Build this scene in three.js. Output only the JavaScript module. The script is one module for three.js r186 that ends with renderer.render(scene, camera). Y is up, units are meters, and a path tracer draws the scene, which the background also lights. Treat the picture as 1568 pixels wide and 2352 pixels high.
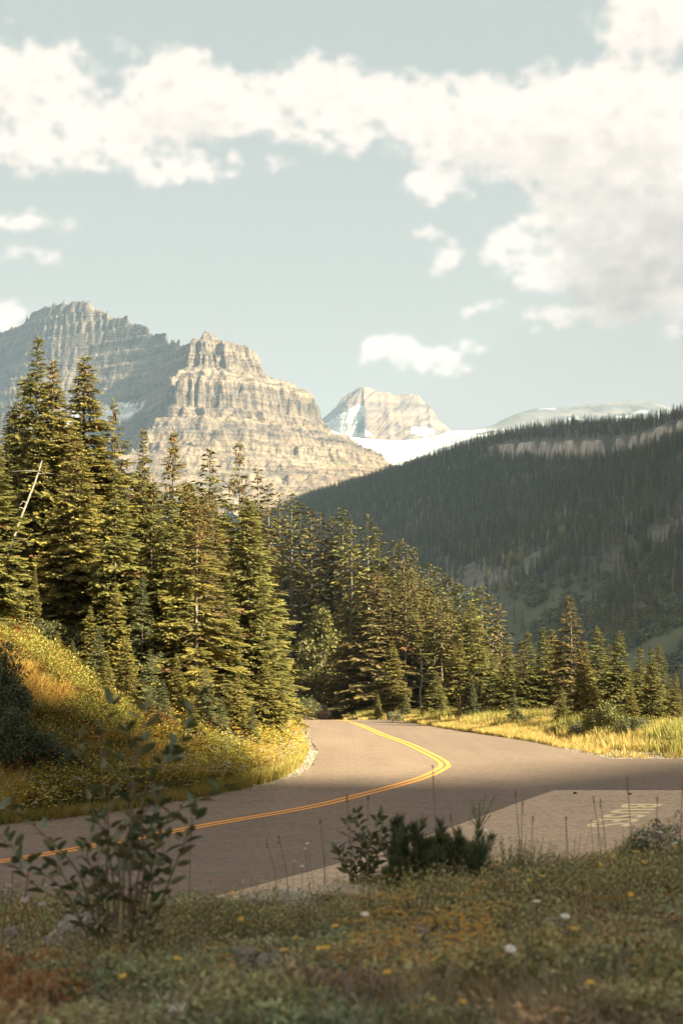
import * as THREE from 'three';
import { mergeGeometries } from 'three/addons/utils/BufferGeometryUtils.js';
import { FontLoader } from 'three/addons/loaders/FontLoader.js';
import { TextGeometry } from 'three/addons/geometries/TextGeometry.js';

// ---------------------------------------------------------------- camera, light, exposure
const EYE = 3.0, FOV = 36, W = 1568, H = 2352, HORIZON = 1590;      // W x H: the frame in which pixel readings were taken
const F = (H / 2) / Math.tan(FOV * Math.PI / 360), PITCH = Math.atan((HORIZON - H / 2) / F);
const scene = new THREE.Scene();
const camera = new THREE.PerspectiveCamera(FOV, W / H, 0.1, 30000);
camera.position.set(0, EYE, 0);
camera.rotation.set(PITCH, 0, 0);
camera.focus = 52; camera.userData.fStop = 4.2;
const renderer = new THREE.WebGLRenderer();
renderer.toneMapping = THREE.LinearToneMapping;
const EXPOSURE = 4.8;
renderer.toneMappingExposure = EXPOSURE;
renderer.shadowMap.enabled = true;
const SUN_AZ = 116 * Math.PI / 180, SUN_EL = 30 * Math.PI / 180;   // azimuth clockwise from the view direction
const SUN = new THREE.Vector3(Math.sin(SUN_AZ) * Math.cos(SUN_EL), Math.sin(SUN_EL), -Math.cos(SUN_AZ) * Math.cos(SUN_EL));
const sun = new THREE.DirectionalLight(new THREE.Color().setRGB(1.0, 0.93, 0.66), 5.0);
sun.position.copy(SUN).multiplyScalar(600).add(new THREE.Vector3(0, 0, -80));
sun.castShadow = true; sun.shadow.radius = 1;
sun.shadow.mapSize.set(4096, 4096);
Object.assign(sun.shadow.camera, { left: -300, right: 300, top: 300, bottom: -300, near: 1, far: 3000 });
scene.add(sun); sun.target.position.set(0, 0, -80); scene.add(sun.target);
scene.fog = new THREE.FogExp2(new THREE.Color().setRGB(0.50, 0.70, 0.95), 7.6e-5);

// ---------------------------------------------------------------- helpers
function rng(seed) { let a = seed >>> 0; return () => { a = (a + 0x6D2B79F5) | 0; let t = Math.imul(a ^ (a >>> 15), 1 | a); t = (t + Math.imul(t ^ (t >>> 7), 61 | t)) ^ t; return ((t ^ (t >>> 14)) >>> 0) / 4294967296; }; }
const hash3 = (x, y, z) => { let h = Math.imul(x, 374761393) + Math.imul(y, 668265263) + Math.imul(z, 1274126177); h = Math.imul(h ^ (h >>> 13), 1274126177); return ((h ^ (h >>> 16)) >>> 0) / 4294967295; };
const fade = t => t * t * t * (t * (t * 6 - 15) + 10), lerp = (a, b, t) => a + (b - a) * t, clamp = (x, a = 0, b = 1) => Math.min(b, Math.max(a, x));
const smooth = (a, b, x) => { const t = clamp((x - a) / (b - a)); return t * t * (3 - 2 * t); };
function noise(x, y, z = 0) {            // value noise, -1..1
  const i = Math.floor(x), j = Math.floor(y), k = Math.floor(z), u = fade(x - i), v = fade(y - j), w = fade(z - k);
  const c = (a, b, d) => hash3(i + a, j + b, k + d);
  return 2 * lerp(lerp(lerp(c(0, 0, 0), c(1, 0, 0), u), lerp(c(0, 1, 0), c(1, 1, 0), u), v), lerp(lerp(c(0, 0, 1), c(1, 0, 1), u), lerp(c(0, 1, 1), c(1, 1, 1), u), v), w) - 1;
}
function noise2(x, y, s = 0) {
  const i = Math.floor(x), j = Math.floor(y), u = fade(x - i), v = fade(y - j);
  return 2 * lerp(lerp(hash3(i, j, s), hash3(i + 1, j, s), u), lerp(hash3(i, j + 1, s), hash3(i + 1, j + 1, s), u), v) - 1;
}
function fbm(x, y, o = 5, s = 0) { let a = 0.5, r = 0; for (let k = 0; k < o; k++) { r += a * noise2(x, y, s + k); x = x * 2.03 + 17.1; y = y * 2.03 + 9.7; a *= 0.5; } return r; }
function table(pts) {                    // monotone cubic through [x, y] pairs, linear outside
  const n = pts.length, X = pts.map(p => p[0]), Y = pts.map(p => p[1]), d = [], m = [];
  for (let i = 0; i < n - 1; i++) d[i] = (Y[i + 1] - Y[i]) / (X[i + 1] - X[i]);
  m[0] = d[0]; m[n - 1] = d[n - 2];
  for (let i = 1; i < n - 1; i++) m[i] = d[i - 1] * d[i] <= 0 ? 0 : 2 * d[i - 1] * d[i] / (d[i - 1] + d[i]);
  return x => {
    if (x <= X[0]) return Y[0] + m[0] * (x - X[0]);
    if (x >= X[n - 1]) return Y[n - 1] + m[n - 1] * (x - X[n - 1]);
    let i = 0; while (x > X[i + 1]) i++;
    const h = X[i + 1] - X[i], t = (x - X[i]) / h, t2 = t * t, t3 = t2 * t;
    return (2 * t3 - 3 * t2 + 1) * Y[i] + (t3 - 2 * t2 + t) * h * m[i] + (3 * t2 - 2 * t3) * Y[i + 1] + (t3 - t2) * h * m[i + 1];
  };
}
const cl = (r, g, b) => new THREE.Color().setRGB(r, g, b);
function rayDir(px, py) { const sx = (px - W / 2) / F, sy = (H / 2 - py) / F, c = Math.cos(PITCH), s = Math.sin(PITCH); return [sx, c * sy + s, -(c - s * sy)]; }
function at(px, py, d) { const r = rayDir(px, py), k = d / -r[2]; return new THREE.Vector3(r[0] * k, EYE + r[1] * k, -d); }   // a reading at a distance d ahead
const yAt = (py, d) => at(W / 2, py, d).y, xAt = (px, py, d) => at(px, py, d).x;

const counts = {};
function numbered(name) { const n = counts[name] = (counts[name] ?? -1) + 1; return n ? `${name}_${String(n).padStart(3, '0')}` : name; }
function tag(o, label, category, group) { o.userData.label = label; o.userData.category = category; if (group) o.userData.group = group; else delete o.userData.group; return o; }
function mesh(name, geo, mat, parent) { const m = new THREE.Mesh(geo, mat); m.name = parent ? name : numbered(name); m.castShadow = m.receiveShadow = true; (parent ?? scene).add(m); return m; }
function thing(name, pos = [0, 0, 0], turn = 0) { const o = new THREE.Group(); o.name = numbered(name); o.position.set(...pos); o.rotation.y = turn; scene.add(o); return o; }
function copyOf(src, base) { const c = src.clone(); c.name = numbered(base); scene.add(c); return c; }
const struct = o => { o.userData.kind = 'structure'; return o; }, stuff = o => { o.userData.kind = 'stuff'; return o; };
class MB {                                // collects coloured triangles
  constructor() { this.p = []; this.c = []; this.n = null; }
  tri(a, b, c, col) { this.p.push(a[0], a[1], a[2], b[0], b[1], b[2], c[0], c[1], c[2]); for (let k = 0; k < 3; k++) this.c.push(col[0], col[1], col[2]); }
  blade(o, dir, side, len, wid, col, bend = 0.12, base = 0) {  // folded pointed leaf from o along dir
    const up = [dir[1] * side[2] - dir[2] * side[1], dir[2] * side[0] - dir[0] * side[2], dir[0] * side[1] - dir[1] * side[0]];
    const P = (s, w, u) => [o[0] + dir[0] * len * s + side[0] * w + up[0] * u, o[1] + dir[1] * len * s + side[1] * w + up[1] * u, o[2] + dir[2] * len * s + side[2] * w + up[2] * u];
    const A = P(base, 0, 0), T = P(1, 0, 0), L = P(0.45, -wid / 2, -bend * wid), R = P(0.45, wid / 2, -bend * wid);
    this.tri(A, L, T, col); this.tri(A, T, R, col);
  }
  geo() { const g = new THREE.BufferGeometry(); g.setAttribute('position', new THREE.Float32BufferAttribute(this.p, 3)); g.setAttribute('color', new THREE.Float32BufferAttribute(this.c, 3)); g.computeVertexNormals(); return g; }
}
const norm = v => { const l = Math.hypot(...v) || 1; return [v[0] / l, v[1] / l, v[2] / l]; };
const cross = (a, b) => [a[1] * b[2] - a[2] * b[1], a[2] * b[0] - a[0] * b[2], a[0] * b[1] - a[1] * b[0]];
function tube(pts, r0, r1, sides = 6) { // tapered tube through points
  const P = pts.map(p => Array.isArray(p) ? p : [p.x, p.y, p.z]), pos = [], idx = [], uv = [];
  let len = 0;
  for (let i = 0; i < P.length; i++) {
    const a = P[Math.max(0, i - 1)], b = P[Math.min(P.length - 1, i + 1)], t = norm([b[0] - a[0], b[1] - a[1], b[2] - a[2]]);
    if (i) len += Math.hypot(P[i][0] - P[i - 1][0], P[i][1] - P[i - 1][1], P[i][2] - P[i - 1][2]);
    const s = norm(cross(t, Math.abs(t[1]) > 0.9 ? [1, 0, 0] : [0, 1, 0])), u = cross(s, t), r = lerp(r0, r1, i / (P.length - 1));
    for (let k = 0; k <= sides; k++) { const a2 = k / sides * Math.PI * 2, c = Math.cos(a2) * r, d = Math.sin(a2) * r; pos.push(P[i][0] + s[0] * c + u[0] * d, P[i][1] + s[1] * c + u[1] * d, P[i][2] + s[2] * c + u[2] * d); uv.push(k / sides * Math.max(0.2, r0 * 6.3), len); }
    if (i) for (let k = 0; k < sides; k++) { const q = (i - 1) * (sides + 1) + k; idx.push(q, q + sides + 1, q + 1, q + 1, q + sides + 1, q + sides + 2); }
  }
  const g = new THREE.BufferGeometry(); g.setAttribute('position', new THREE.Float32BufferAttribute(pos, 3)); g.setAttribute('uv', new THREE.Float32BufferAttribute(uv, 2)); g.setIndex(idx); g.computeVertexNormals(); return g;
}
function merge(list) { return list.length === 1 ? list[0] : mergeGeometries(list.map(g => { const h = g.index ? g.toNonIndexed() : g; return h; })); }
function grid(us, vs, fn, colour, uvScale = 1) {     // sheet over us x vs: fn(u, v) -> [x, y, z]
  const nu = us.length, nv = vs.length, pos = new Float32Array(nu * nv * 3), uv = new Float32Array(nu * nv * 2), col = new Float32Array(nu * nv * 3), idx = [];
  for (let j = 0; j < nv; j++) for (let i = 0; i < nu; i++) { const k = j * nu + i, p = fn(us[i], vs[j]); pos.set(p, k * 3); uv[k * 2] = p[0] * uvScale; uv[k * 2 + 1] = p[2] * uvScale; }
  for (let j = 0; j < nv - 1; j++) for (let i = 0; i < nu - 1; i++) { const k = j * nu + i; idx.push(k, k + 1, k + nu, k + 1, k + nu + 1, k + nu); }
  const g = new THREE.BufferGeometry(); g.setAttribute('position', new THREE.BufferAttribute(pos, 3)); g.setAttribute('uv', new THREE.BufferAttribute(uv, 2)); g.setIndex(idx); g.computeVertexNormals();
  if (colour) { const n = g.attributes.normal; for (let k = 0; k < nu * nv; k++) col.set(colour(pos[k * 3], pos[k * 3 + 1], pos[k * 3 + 2], Math.abs(n.getY(k)), n.getX(k), n.getZ(k)), k * 3); g.setAttribute('color', new THREE.BufferAttribute(col, 3)); }
  return g;
}
const range = (a, b, n) => Array.from({ length: n }, (_, i) => a + (b - a) * i / (n - 1));
function steps(list) { const out = []; for (const [a, b, s] of list) for (let x = a; x < b - 1e-6; x += s) out.push(x); out.push(list[list.length - 1][1]); return out; }
const mixc = (a, b, t) => [lerp(a[0], b[0], t), lerp(a[1], b[1], t), lerp(a[2], b[2], t)];
function noiseTex(size, fn, srgb = false) {    // fn(u, v) -> [r, g, b] linear 0..1, tileable by the caller
  const d = new Uint8Array(size * size * 4);
  for (let j = 0; j < size; j++) for (let i = 0; i < size; i++) { const c = fn(i / size, j / size); for (let k = 0; k < 3; k++) d[(j * size + i) * 4 + k] = clamp(c[k]) * 255; d[(j * size + i) * 4 + 3] = 255; }
  const t = new THREE.DataTexture(d, size, size); t.wrapS = t.wrapT = THREE.RepeatWrapping; t.magFilter = THREE.LinearFilter; t.minFilter = THREE.LinearFilter; if (srgb) t.colorSpace = THREE.SRGBColorSpace; t.needsUpdate = true; return t;
}
function tnoise(u, v, f, s) {                 // tileable value noise
  const x = u * f, y = v * f, i = Math.floor(x), j = Math.floor(y), a = fade(x - i), b = fade(y - j), m = q => ((q % f) + f) % f;
  return 2 * lerp(lerp(hash3(m(i), m(j), s), hash3(m(i + 1), m(j), s), a), lerp(hash3(m(i), m(j + 1), s), hash3(m(i + 1), m(j + 1), s), a), b) - 1;
}
const tfbm = (u, v, f, o, s) => { let r = 0, a = 0.5; for (let k = 0; k < o; k++) { r += a * tnoise(u, v, f, s + k); f *= 2; a *= 0.5; } return r; };

// ---------------------------------------------------------------- sky: air and clouds, by direction
{
  const TW = 4096, TH = 2048, data = new Float32Array(TW * TH * 4), DEG = 180 / Math.PI, K = DEG / F;
  const azel = (px, py) => { const r = rayDir(px, py); return [Math.atan2(r[0], -r[2]) * DEG, Math.atan2(r[1], Math.hypot(r[0], r[2])) * DEG]; };
  // cloud masses: centre and half-sizes, weight, amount of grey in the base
  const B = [[90, 185, 175, 80, 1.1], [40, 250, 130, 60, .9], [190, 255, 120, 60, .9], [425, 205, 140, 100, 1.25], [520, 250, 110, 65, 1.1], [400, 270, 190, 60, .95], [250, 320, 230, 62, 1.0], [70, 335, 170, 75, 1.0], [330, 385, 190, 42, .9], [440, 402, 75, 30, .85],
    [70, 82, 120, 28, .5], [255, 108, 80, 22, .4], [535, 368, 32, 42, .75], [612, 382, 50, 30, .65], [655, 400, 50, 14, .4],
    [690, 205, 130, 85, .95], [640, 265, 130, 60, .7], [830, 235, 160, 85, 1.0], [980, 270, 190, 95, 1.1], [780, 300, 170, 55, .7], [1130, 290, 190, 110, 1.15], [1280, 280, 200, 120, 1.25], [1430, 260, 190, 130, 1.3], [1550, 270, 120, 120, 1.3], [1000, 350, 150, 60, .8], [1200, 380, 230, 75, 1.0], [1420, 400, 240, 120, 1.4], [1600, 420, 200, 140, 1.4],
    [1380, 510, 200, 90, 1.3], [1540, 560, 200, 130, 1.4], [1230, 570, 150, 70, .9], [1330, 620, 190, 75, 1.15], [1480, 660, 200, 70, 1.2], [1200, 640, 70, 50, .7], [1440, 712, 130, 38, 1.0], [1270, 722, 90, 24, .9], [1560, 740, 60, 50, .8],
    [1000, 432, 78, 38, 1.0], [985, 530, 42, 36, .8], [1020, 560, 30, 30, .6], [1005, 612, 36, 45, .7], [1480, 55, 110, 85, 1.2], [1560, 30, 120, 110, 1.2], [1540, 190, 80, 45, .5], [1420, 170, 50, 30, .6],
    [50, 512, 150, 42, .75], [190, 545, 110, 16, .3], [50, 604, 110, 22, .6], [250, 625, 80, 14, .2], [30, 665, 80, 20, .3], [10, 725, 80, 50, 1.0],
    [890, 806, 80, 32, 1.05], [985, 822, 95, 26, 1.0], [1030, 842, 50, 16, .75], [1085, 828, 40, 13, .7], [1105, 724, 75, 15, .6]].map(b => [...azel(b[0], b[1]), b[2] * K, b[3] * K, b[4]]);
  const inView = (az, el) => Math.abs(az) < 17 && el < 27;
  function density(az, el) {              // soft bodies of the clouds
    const wx = az + 0.8 * fbm(az * .55 + 3, el * .7, 4, 51) + .22 * fbm(az * 2.4, el * 2.9, 3, 54), wy = el + 0.6 * fbm(az * .55, el * .7 + 8, 4, 61) + .18 * fbm(az * 2.4, el * 2.9, 3, 64);
    let d = 0;
    if (Math.abs(az) < 19 && el < 29) for (const b of B) { const dx = (wx - b[0]) / b[2], dy = (wy - b[1]) / (b[3] * (wy < b[1] ? .8 : 1.05)), r = dx * dx + dy * dy; if (r < 1.6) { const k = b[4] * (1 - r / 1.6); d = Math.max(d, .94 * k) + .16 * Math.min(d, k); } }
    const off = Math.max(smooth(14, 17, Math.abs(az)), smooth(25, 29, el));
    if (off > 0) { const k = 1 / (0.25 + Math.sin(Math.max(el, 0) / DEG)), X = Math.sin(az / DEG) * k * 2.2, Z = Math.cos(az / DEG) * k * 2.2; d = lerp(d, clamp(fbm(X, Z, 4, 90) * 2.4 + 0.25, 0, 1.2), off); }
    return d;
  }
  const puff = (x, y, s) => { let a = .5, r = 0; for (let k = 0; k < 6; k++) { r += a * (1 - 2 * Math.abs(noise2(x, y, s + k))); x = x * 2.1 + 7.3; y = y * 2.1 + 3.1; a *= .52; } return r; };   // billowing
  const cloudy = (d, az, el) => d + (.26 * puff(az * .55, el * .75, 11) + .56 * fbm(az * 1.9, el * 2.6, 6, 17)) * (.4 + .6 * clamp(d * 1.4)) - .1;
  for (let j = 0; j < TH; j++) {
    const el = ((j + 0.5) / TH - 0.5) * 180;
    for (let i = 0; i < TW; i++) {
      const th = ((i + 0.5) / TW - 0.5) * Math.PI * 2, az = Math.atan2(Math.cos(th), -Math.sin(th)) * DEG, k = (j * TW + i) * 4;
      const e = Math.max(el, 0), t = smooth(0, 24, e), t2 = smooth(22, 80, e);
      let c = mixc([0.72, 0.665, 0.57], [0.51, 0.57, 0.56], t); c = mixc(c, [0.32, 0.43, 0.48], t2);
      if (el > -2) {
        const fine = inView(az, el), d0 = density(az, el), d = fine ? cloudy(d0, az, el) : d0 + 0.3 * fbm(az * 0.4, el * 0.5, 4, 12) * clamp(d0 * 2);
        const a = smooth(0.23, 0.86, d) ** 1.1;
        if (a > 0) {
          const up = fine ? cloudy(density(az + .4, el + .8), az + .4, el + .8) : d, up2 = fine ? density(az + .5, el + 1.9) : d, thick = clamp(d - .5);
          const sh = clamp(1.08 - 0.34 * smooth(0.5, 1.5, up) - 0.62 * smooth(0.75, 1.5, up2) * smooth(19, 12, el + .6 * puff(az * .3, el * .5, 71)) - .2 * smooth(.9, 1.5, up2) + 0.30 * puff(az * 1.1 + .3, el * 1.5 + .5, 33) * thick);
          const cc = mixc([0.47, 0.425, 0.385], [1.10, 1.0, 0.91], sh);
          c = mixc(c, cc, a * 0.97);
        }
      }
      data[k] = 1.01 * c[0] / EXPOSURE; data[k + 1] = .955 * c[1] / EXPOSURE; data[k + 2] = .925 * c[2] / EXPOSURE; data[k + 3] = 1;
    }
  }
  const tex = new THREE.DataTexture(data, TW, TH, THREE.RGBAFormat, THREE.FloatType);
  tex.mapping = THREE.EquirectangularReflectionMapping; tex.magFilter = THREE.LinearFilter; tex.needsUpdate = true;
  scene.background = tex; scene.environment = tex;
}

// ---------------------------------------------------------------- ground shape
const R = table([[0, 0], [22, 0], [28, .08], [34, .36], [40, .76], [45, 1.0], [55, 1.28], [70, 1.42], [85, 1.5], [100, 1.25], [130, .85], [160, .57], [220, .3]]);
function onRoad(px, py) { const r = rayDir(px, py), s = r[1] / -r[2]; let lo = 5, hi = 84.5; const f = d => EYE + s * d - R(d); for (let i = 0; i < 50; i++) { const m = (lo + hi) / 2; if (f(m) > 0) lo = m; else hi = m; } return [xAt(px, py, lo), lo]; }
const edgeL = [[0, 1896], [137, 1883], [275, 1865], [392, 1847], [522, 1825], [618, 1803], [686, 1782], [718, 1755], [729, 1726], [720, 1709], [704, 1684], [696, 1664]].map(p => onRoad(...p));
const xL = table([[14, -19.6], [25, -12], ...edgeL.map(p => [p[1], p[0]]), [85, -2.6], [105, -5.6], [130, -7.2], [160, -9.0], [190, -14], [220, -22]]);
const edgeR = [[1396, 1743], [1365, 1735], [1290, 1720], [1225, 1705], [1150, 1693], [1062, 1680], [963, 1664]].map(p => onRoad(...p));
const xRt = table([...edgeR.map(p => [p[1], p[0]]), [85, 2.9], [105, 0.0], [130, -1.4], [160, -2.9], [190, -8], [220, -16]]);
const LOT = edgeR[0][1];
const lineX = table([[13, -16.2], [20, -11.4], ...[[0, 1979], [130, 1958], [260, 1935], [392, 1911], [522, 1887], [652, 1865], [735, 1849], [800, 1833], [879, 1813], [926, 1800], [973, 1785], [1004, 1771], [1021, 1758], [1018, 1752], [1004, 1742], [973, 1726], [926, 1704.5], [879, 1688], [848, 1674], [817, 1662]].map(p => onRoad(...p)).map(p => [p[1], p[0]]), [85, .1], [105, -2.9], [130, -4.4], [160, -6]]);
const xR = d => d < LOT ? 90 : xRt(d);
const kx = table([[-60, .28], [-40, .27], [-15, .22], [-5, .17], [5, .10], [10, .04], [14, -.05], [25, -.2], [60, -.3]]);
const crest = table([[-6, 1.6], [-2.2, 1.72], [-1, 1.78], [.3, 1.93], [1, 1.97], [2.1, 2.03], [6, 2.1]]);
const bankT = table([[.8, 0], [2.7, .5], [5, 1.45], [7.4, 2.8], [9, 3.5], [14, 4.9], [30, 8], [60, 10.5]]), bank = s => s < .8 ? 0 : bankT(s);
function knoll(x, d) {
  const c = clamp(crest(x), 1.4, 2.3), foot = c - .55 * (d - 9.0);
  const up = d < 9 ? lerp(c, 2.2 + .02 * x, smooth(9, 1, d)) : foot;
  return up + .05 * fbm(x * .9, d * .9, 4, 5) + .03 * fbm(x * 3, d * 3, 3, 6);
}
function G(x, d) {
  let y; const r = R(clamp(d, 0, 220)), xl = xL(clamp(d, 14, 220)), xr = xR(d);
  const rise = kx(clamp(x, -60, 60)) * clamp(d - 100, 0, 90);
  if (x < xl) { const s = xl - x; y = r - .015 + Math.min(bank(s), 11) + rise * smooth(1, 14, s) + .16 * fbm(x * .5, d * .5, 4, 21) * smooth(.6, 3, s); }
  else if (x > xr) {
    const q = Math.min(x - xr, d - LOT + Math.max(0, 0));
    y = r - .015 + .3 * smooth(.8, 4.5, q) * smooth(120, 60, d) + .12 * fbm(x * .6, d * .6, 4, 22) * smooth(.3, 2, q) + (d > 100 ? rise * smooth(1, 16, x - xr) : 0);
    y -= .16 * Math.max(0, Math.max(0, x - 12) * .6 + d - 82) * smooth(5, 14, x);
  } else y = r - .035;
  if (d < 20) y = Math.max(y, knoll(x, Math.max(d, 0)));
  if (d > 260) y = lerp(y, -34, smooth(260, 430, d));
  if (d < -5) y = lerp(y, 3, smooth(-5, -60, d));
  return Math.max(y, -34) + (d < 500 && Math.abs(x) < 400 ? 0 : 0);
}
const P3 = (x, d, dy = 0) => [x, G(x, d) + dy, -d];

// ---------------------------------------------------------------- textures
const grain = noiseTex(1024, (u, v) => { const n = .86 + .3 * tfbm(u, v, 24, 4, 3) + .22 * tnoise(u, v, 400, 9) + .12 * tnoise(u, v, 160, 8), st = hash3(Math.floor(u * 512), Math.floor(v * 512), 4) > .975 ? .35 : 0; return [n + st - .08, n + st - .08, n + st - .08].map(x => clamp(x * .82)); });
const asphaltBump = noiseTex(512, (u, v) => { const n = .5 + .35 * tnoise(u, v, 256, 1) + .2 * tnoise(u, v, 128, 2); return [n, n, n]; });
const soilTex = noiseTex(1024, (u, v) => { const a = tfbm(u, v, 8, 6, 31), b = tnoise(u, v, 180, 35), n = .7 + .45 * a + .2 * b; return [n, n * (.98 + .06 * a), n * (.95 - .1 * a)]; });
const barkTex = noiseTex(256, (u, v) => { const a = tnoise(u, v * .5, 24, 41) * .5 + tfbm(u, v, 12, 4, 43), n = .72 + .45 * a; return [n, n, n]; });

// ---------------------------------------------------------------- ground sheet
{
  const xs = steps([[-9000, -2000, 1000], [-2000, -500, 250], [-500, -100, 40], [-100, -40, 5], [-40, -14, .8], [-14, 16, .3], [16, 40, 1], [40, 100, 6], [100, 500, 40], [500, 2000, 250], [2000, 9000, 1000]]);
  const ds = steps([[-3000, -500, 500], [-500, -60, 60], [-60, -4, 8], [-4, 20, .25], [20, 90, .5], [90, 200, 1.5], [200, 440, 6], [440, 1000, 40], [1000, 12000, 1000]]);
  const g = grid(xs, ds, (x, d) => [x, G(x, d), -d], (x, y, z, ny) => {
    const d = -z, n = fbm(x * .35, d * .35, 4, 71), n2 = fbm(x * 1.7, d * 1.7, 4, 72);
    let c = mixc([.085, .065, .035], [.13, .10, .045], clamp(.5 + n));                                   // dry grassy soil
    if (d < 16) { c = mixc([.30, .205, .135], [.19, .145, .085], clamp(.5 + 1.4 * n2)); const rim = smooth(.9, .2, Math.abs(d - 9.2 + .25 * n) ) * smooth(1.2, -.2, x) * smooth(-1.8, -1.0, x); c = mixc(c, [.46, .37, .27], rim); }
    if (d > 22 && d < 200) {
      const l = xL(d) - x, r2 = x - xR(d), q = d < LOT + 14 && x > 7 ? Math.min(r2, d - LOT) : r2;
      const grav = (l > -2 ? smooth(1.0, .5, l) : 0) + (r2 > -2 && d >= LOT ? smooth(x > 7.2 ? 3.2 : .7, .3, q + n) : 0);
      c = mixc(c, [.26, .205, .145], clamp(grav));
    }
    if (d > 430) c = [.05, .055, .03];
    return c;
  }, .4);
  struct(mesh('ground', g, new THREE.MeshStandardMaterial({ map: soilTex, vertexColors: true, roughness: .97 })));
}
// ---------------------------------------------------------------- road
{
  const ds = steps([[13, 46, .4], [46, 46.6, .1], [46.6, 200, .6]]).filter(d => Math.abs(d - LOT) > .02).concat([LOT - .01, LOT + .01]).sort((a, b) => a - b);
  const cols = 44, us = range(0, 1, cols);
  const edge = d => .06 * fbm(d * 2.1, 4, 3, 81);
  const g = grid(us, ds, (u, d) => { const a = xL(d) + edge(d), b = d < LOT ? 60 : xRt(d) + edge(d + 50), k = d < LOT ? Math.pow(u, 1.9) : u; const x = lerp(a, b, k); return [x, R(d), -d]; }, (x, y, z) => {
    const d = -z, c = (xL(d) + 3.6 - x), n = fbm(x * .22, d * .09, 4, 83), m = fbm(x * .9, d * .2, 4, 84);
    let k = 1 + .15 * n + .13 * m + .10 * fbm(x * 3.1, d * .35, 3, 85); 
    const track = Math.exp(-(((x - xL(d)) - 1.0) ** 2) / .25) + Math.exp(-(((x - xL(d)) - 2.6) ** 2) / .25); k *= 1 + .06 * track;
    const lane = smooth(.2, -.2, x - lineX(d)); k *= lerp(.93, 1.05, lane);
    return [.295 * k, .198 * k, .135 * k];
  }, .5);
  struct(mesh('road', g, new THREE.MeshStandardMaterial({ map: grain, bumpMap: asphaltBump, bumpScale: .004, vertexColors: true, roughness: .86 })));
}
// ---------------------------------------------------------------- markings and the pale pad
{
  const yellow = new THREE.MeshStandardMaterial({ color: cl(.80, .315, .045), roughness: .75 });
  const ds = steps([[13.2, 40, .5], [40, 60, .25], [60, 112, .5]]);
  const marking = thing('centre_line', [0, 0, 0]); struct(marking);
  for (const off of [-.105, .105]) {
    const pos = [], uv = [], idx = [];
    ds.forEach((d, i) => { const t = [(lineX(d + .15) - lineX(d - .15)) / .3, 1], l = Math.hypot(...t), n = [1 / l, -t[0] / l]; for (const e of [-.062, .062]) { const x = lineX(d) + n[0] * (off + e), dd = d + n[1] * (off + e); pos.push(x, R(dd) + .006, -dd); uv.push(x * .5, dd * .5); } if (i) { const q = (i - 1) * 2; idx.push(q, q + 1, q + 2, q + 1, q + 3, q + 2); } });
    const g = new THREE.BufferGeometry(); g.setAttribute('position', new THREE.Float32BufferAttribute(pos, 3)); g.setAttribute('uv', new THREE.Float32BufferAttribute(uv, 2)); g.setIndex(idx); g.computeVertexNormals();
    mesh('yellow_stripe', g, yellow, marking);
  }
  // pad of paler paving at the right
  const padE = [[1273, 1816], [1211, 1837], [1143, 1862], [1028, 1904]].map(p => onRoad(...p)), xp = table([...padE.map(p => [p[1], p[0]])].reverse()), far = padE[0][1];
  const pd = steps([[14, far, .4]]);
  const g = grid(range(0, 1, 30), pd, (u, d) => [lerp(Math.min(xp(d), 50) + .03 * fbm(d * 3, 2, 3, 91), 60, u * u), R(d) + .012, -d], (x, y, z) => { const k = 1 + .10 * fbm(x * .5, z * 2.2, 4, 92) + .06 * fbm(x * 2, z * .5, 3, 93); return [.78 * k, .53 * k, .345 * k]; }, .5);
  struct(mesh('paved_pad', g, new THREE.MeshStandardMaterial({ map: grain, vertexColors: true, bumpMap: asphaltBump, bumpScale: .003, roughness: .88 })));
  const font = await new FontLoader().loadAsync('fonts/droid/droid_sans_bold.typeface.json');
  const tg = new TextGeometry('BUSES', { font, size: 1, depth: .01, curveSegments: 4, bevelEnabled: false });
  tg.computeBoundingBox(); const bb = tg.boundingBox, A = onRoad(1431, 1848), Bq = onRoad(1339, 1901), wid = .9;
  const p = tg.attributes.position;
  for (let i = 0; i < p.count; i++) { const u = (p.getX(i) - bb.min.x) / (bb.max.x - bb.min.x), v = (p.getY(i) - bb.min.y) / (bb.max.y - bb.min.y), w = p.getZ(i); const x = lerp(A[0], Bq[0], u) + v * wid, d = lerp(A[1], Bq[1], u); p.setXYZ(i, x, R(d) + .014 + w * .4, -d); }
  tg.computeVertexNormals();
  const word = mesh('painted_word', tg, new THREE.MeshStandardMaterial({ color: cl(.90, .68, .36), roughness: .8 })); struct(word);
  tag(word, 'tall faded yellow lettering painted on the pale pad', 'road marking');
}

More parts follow.
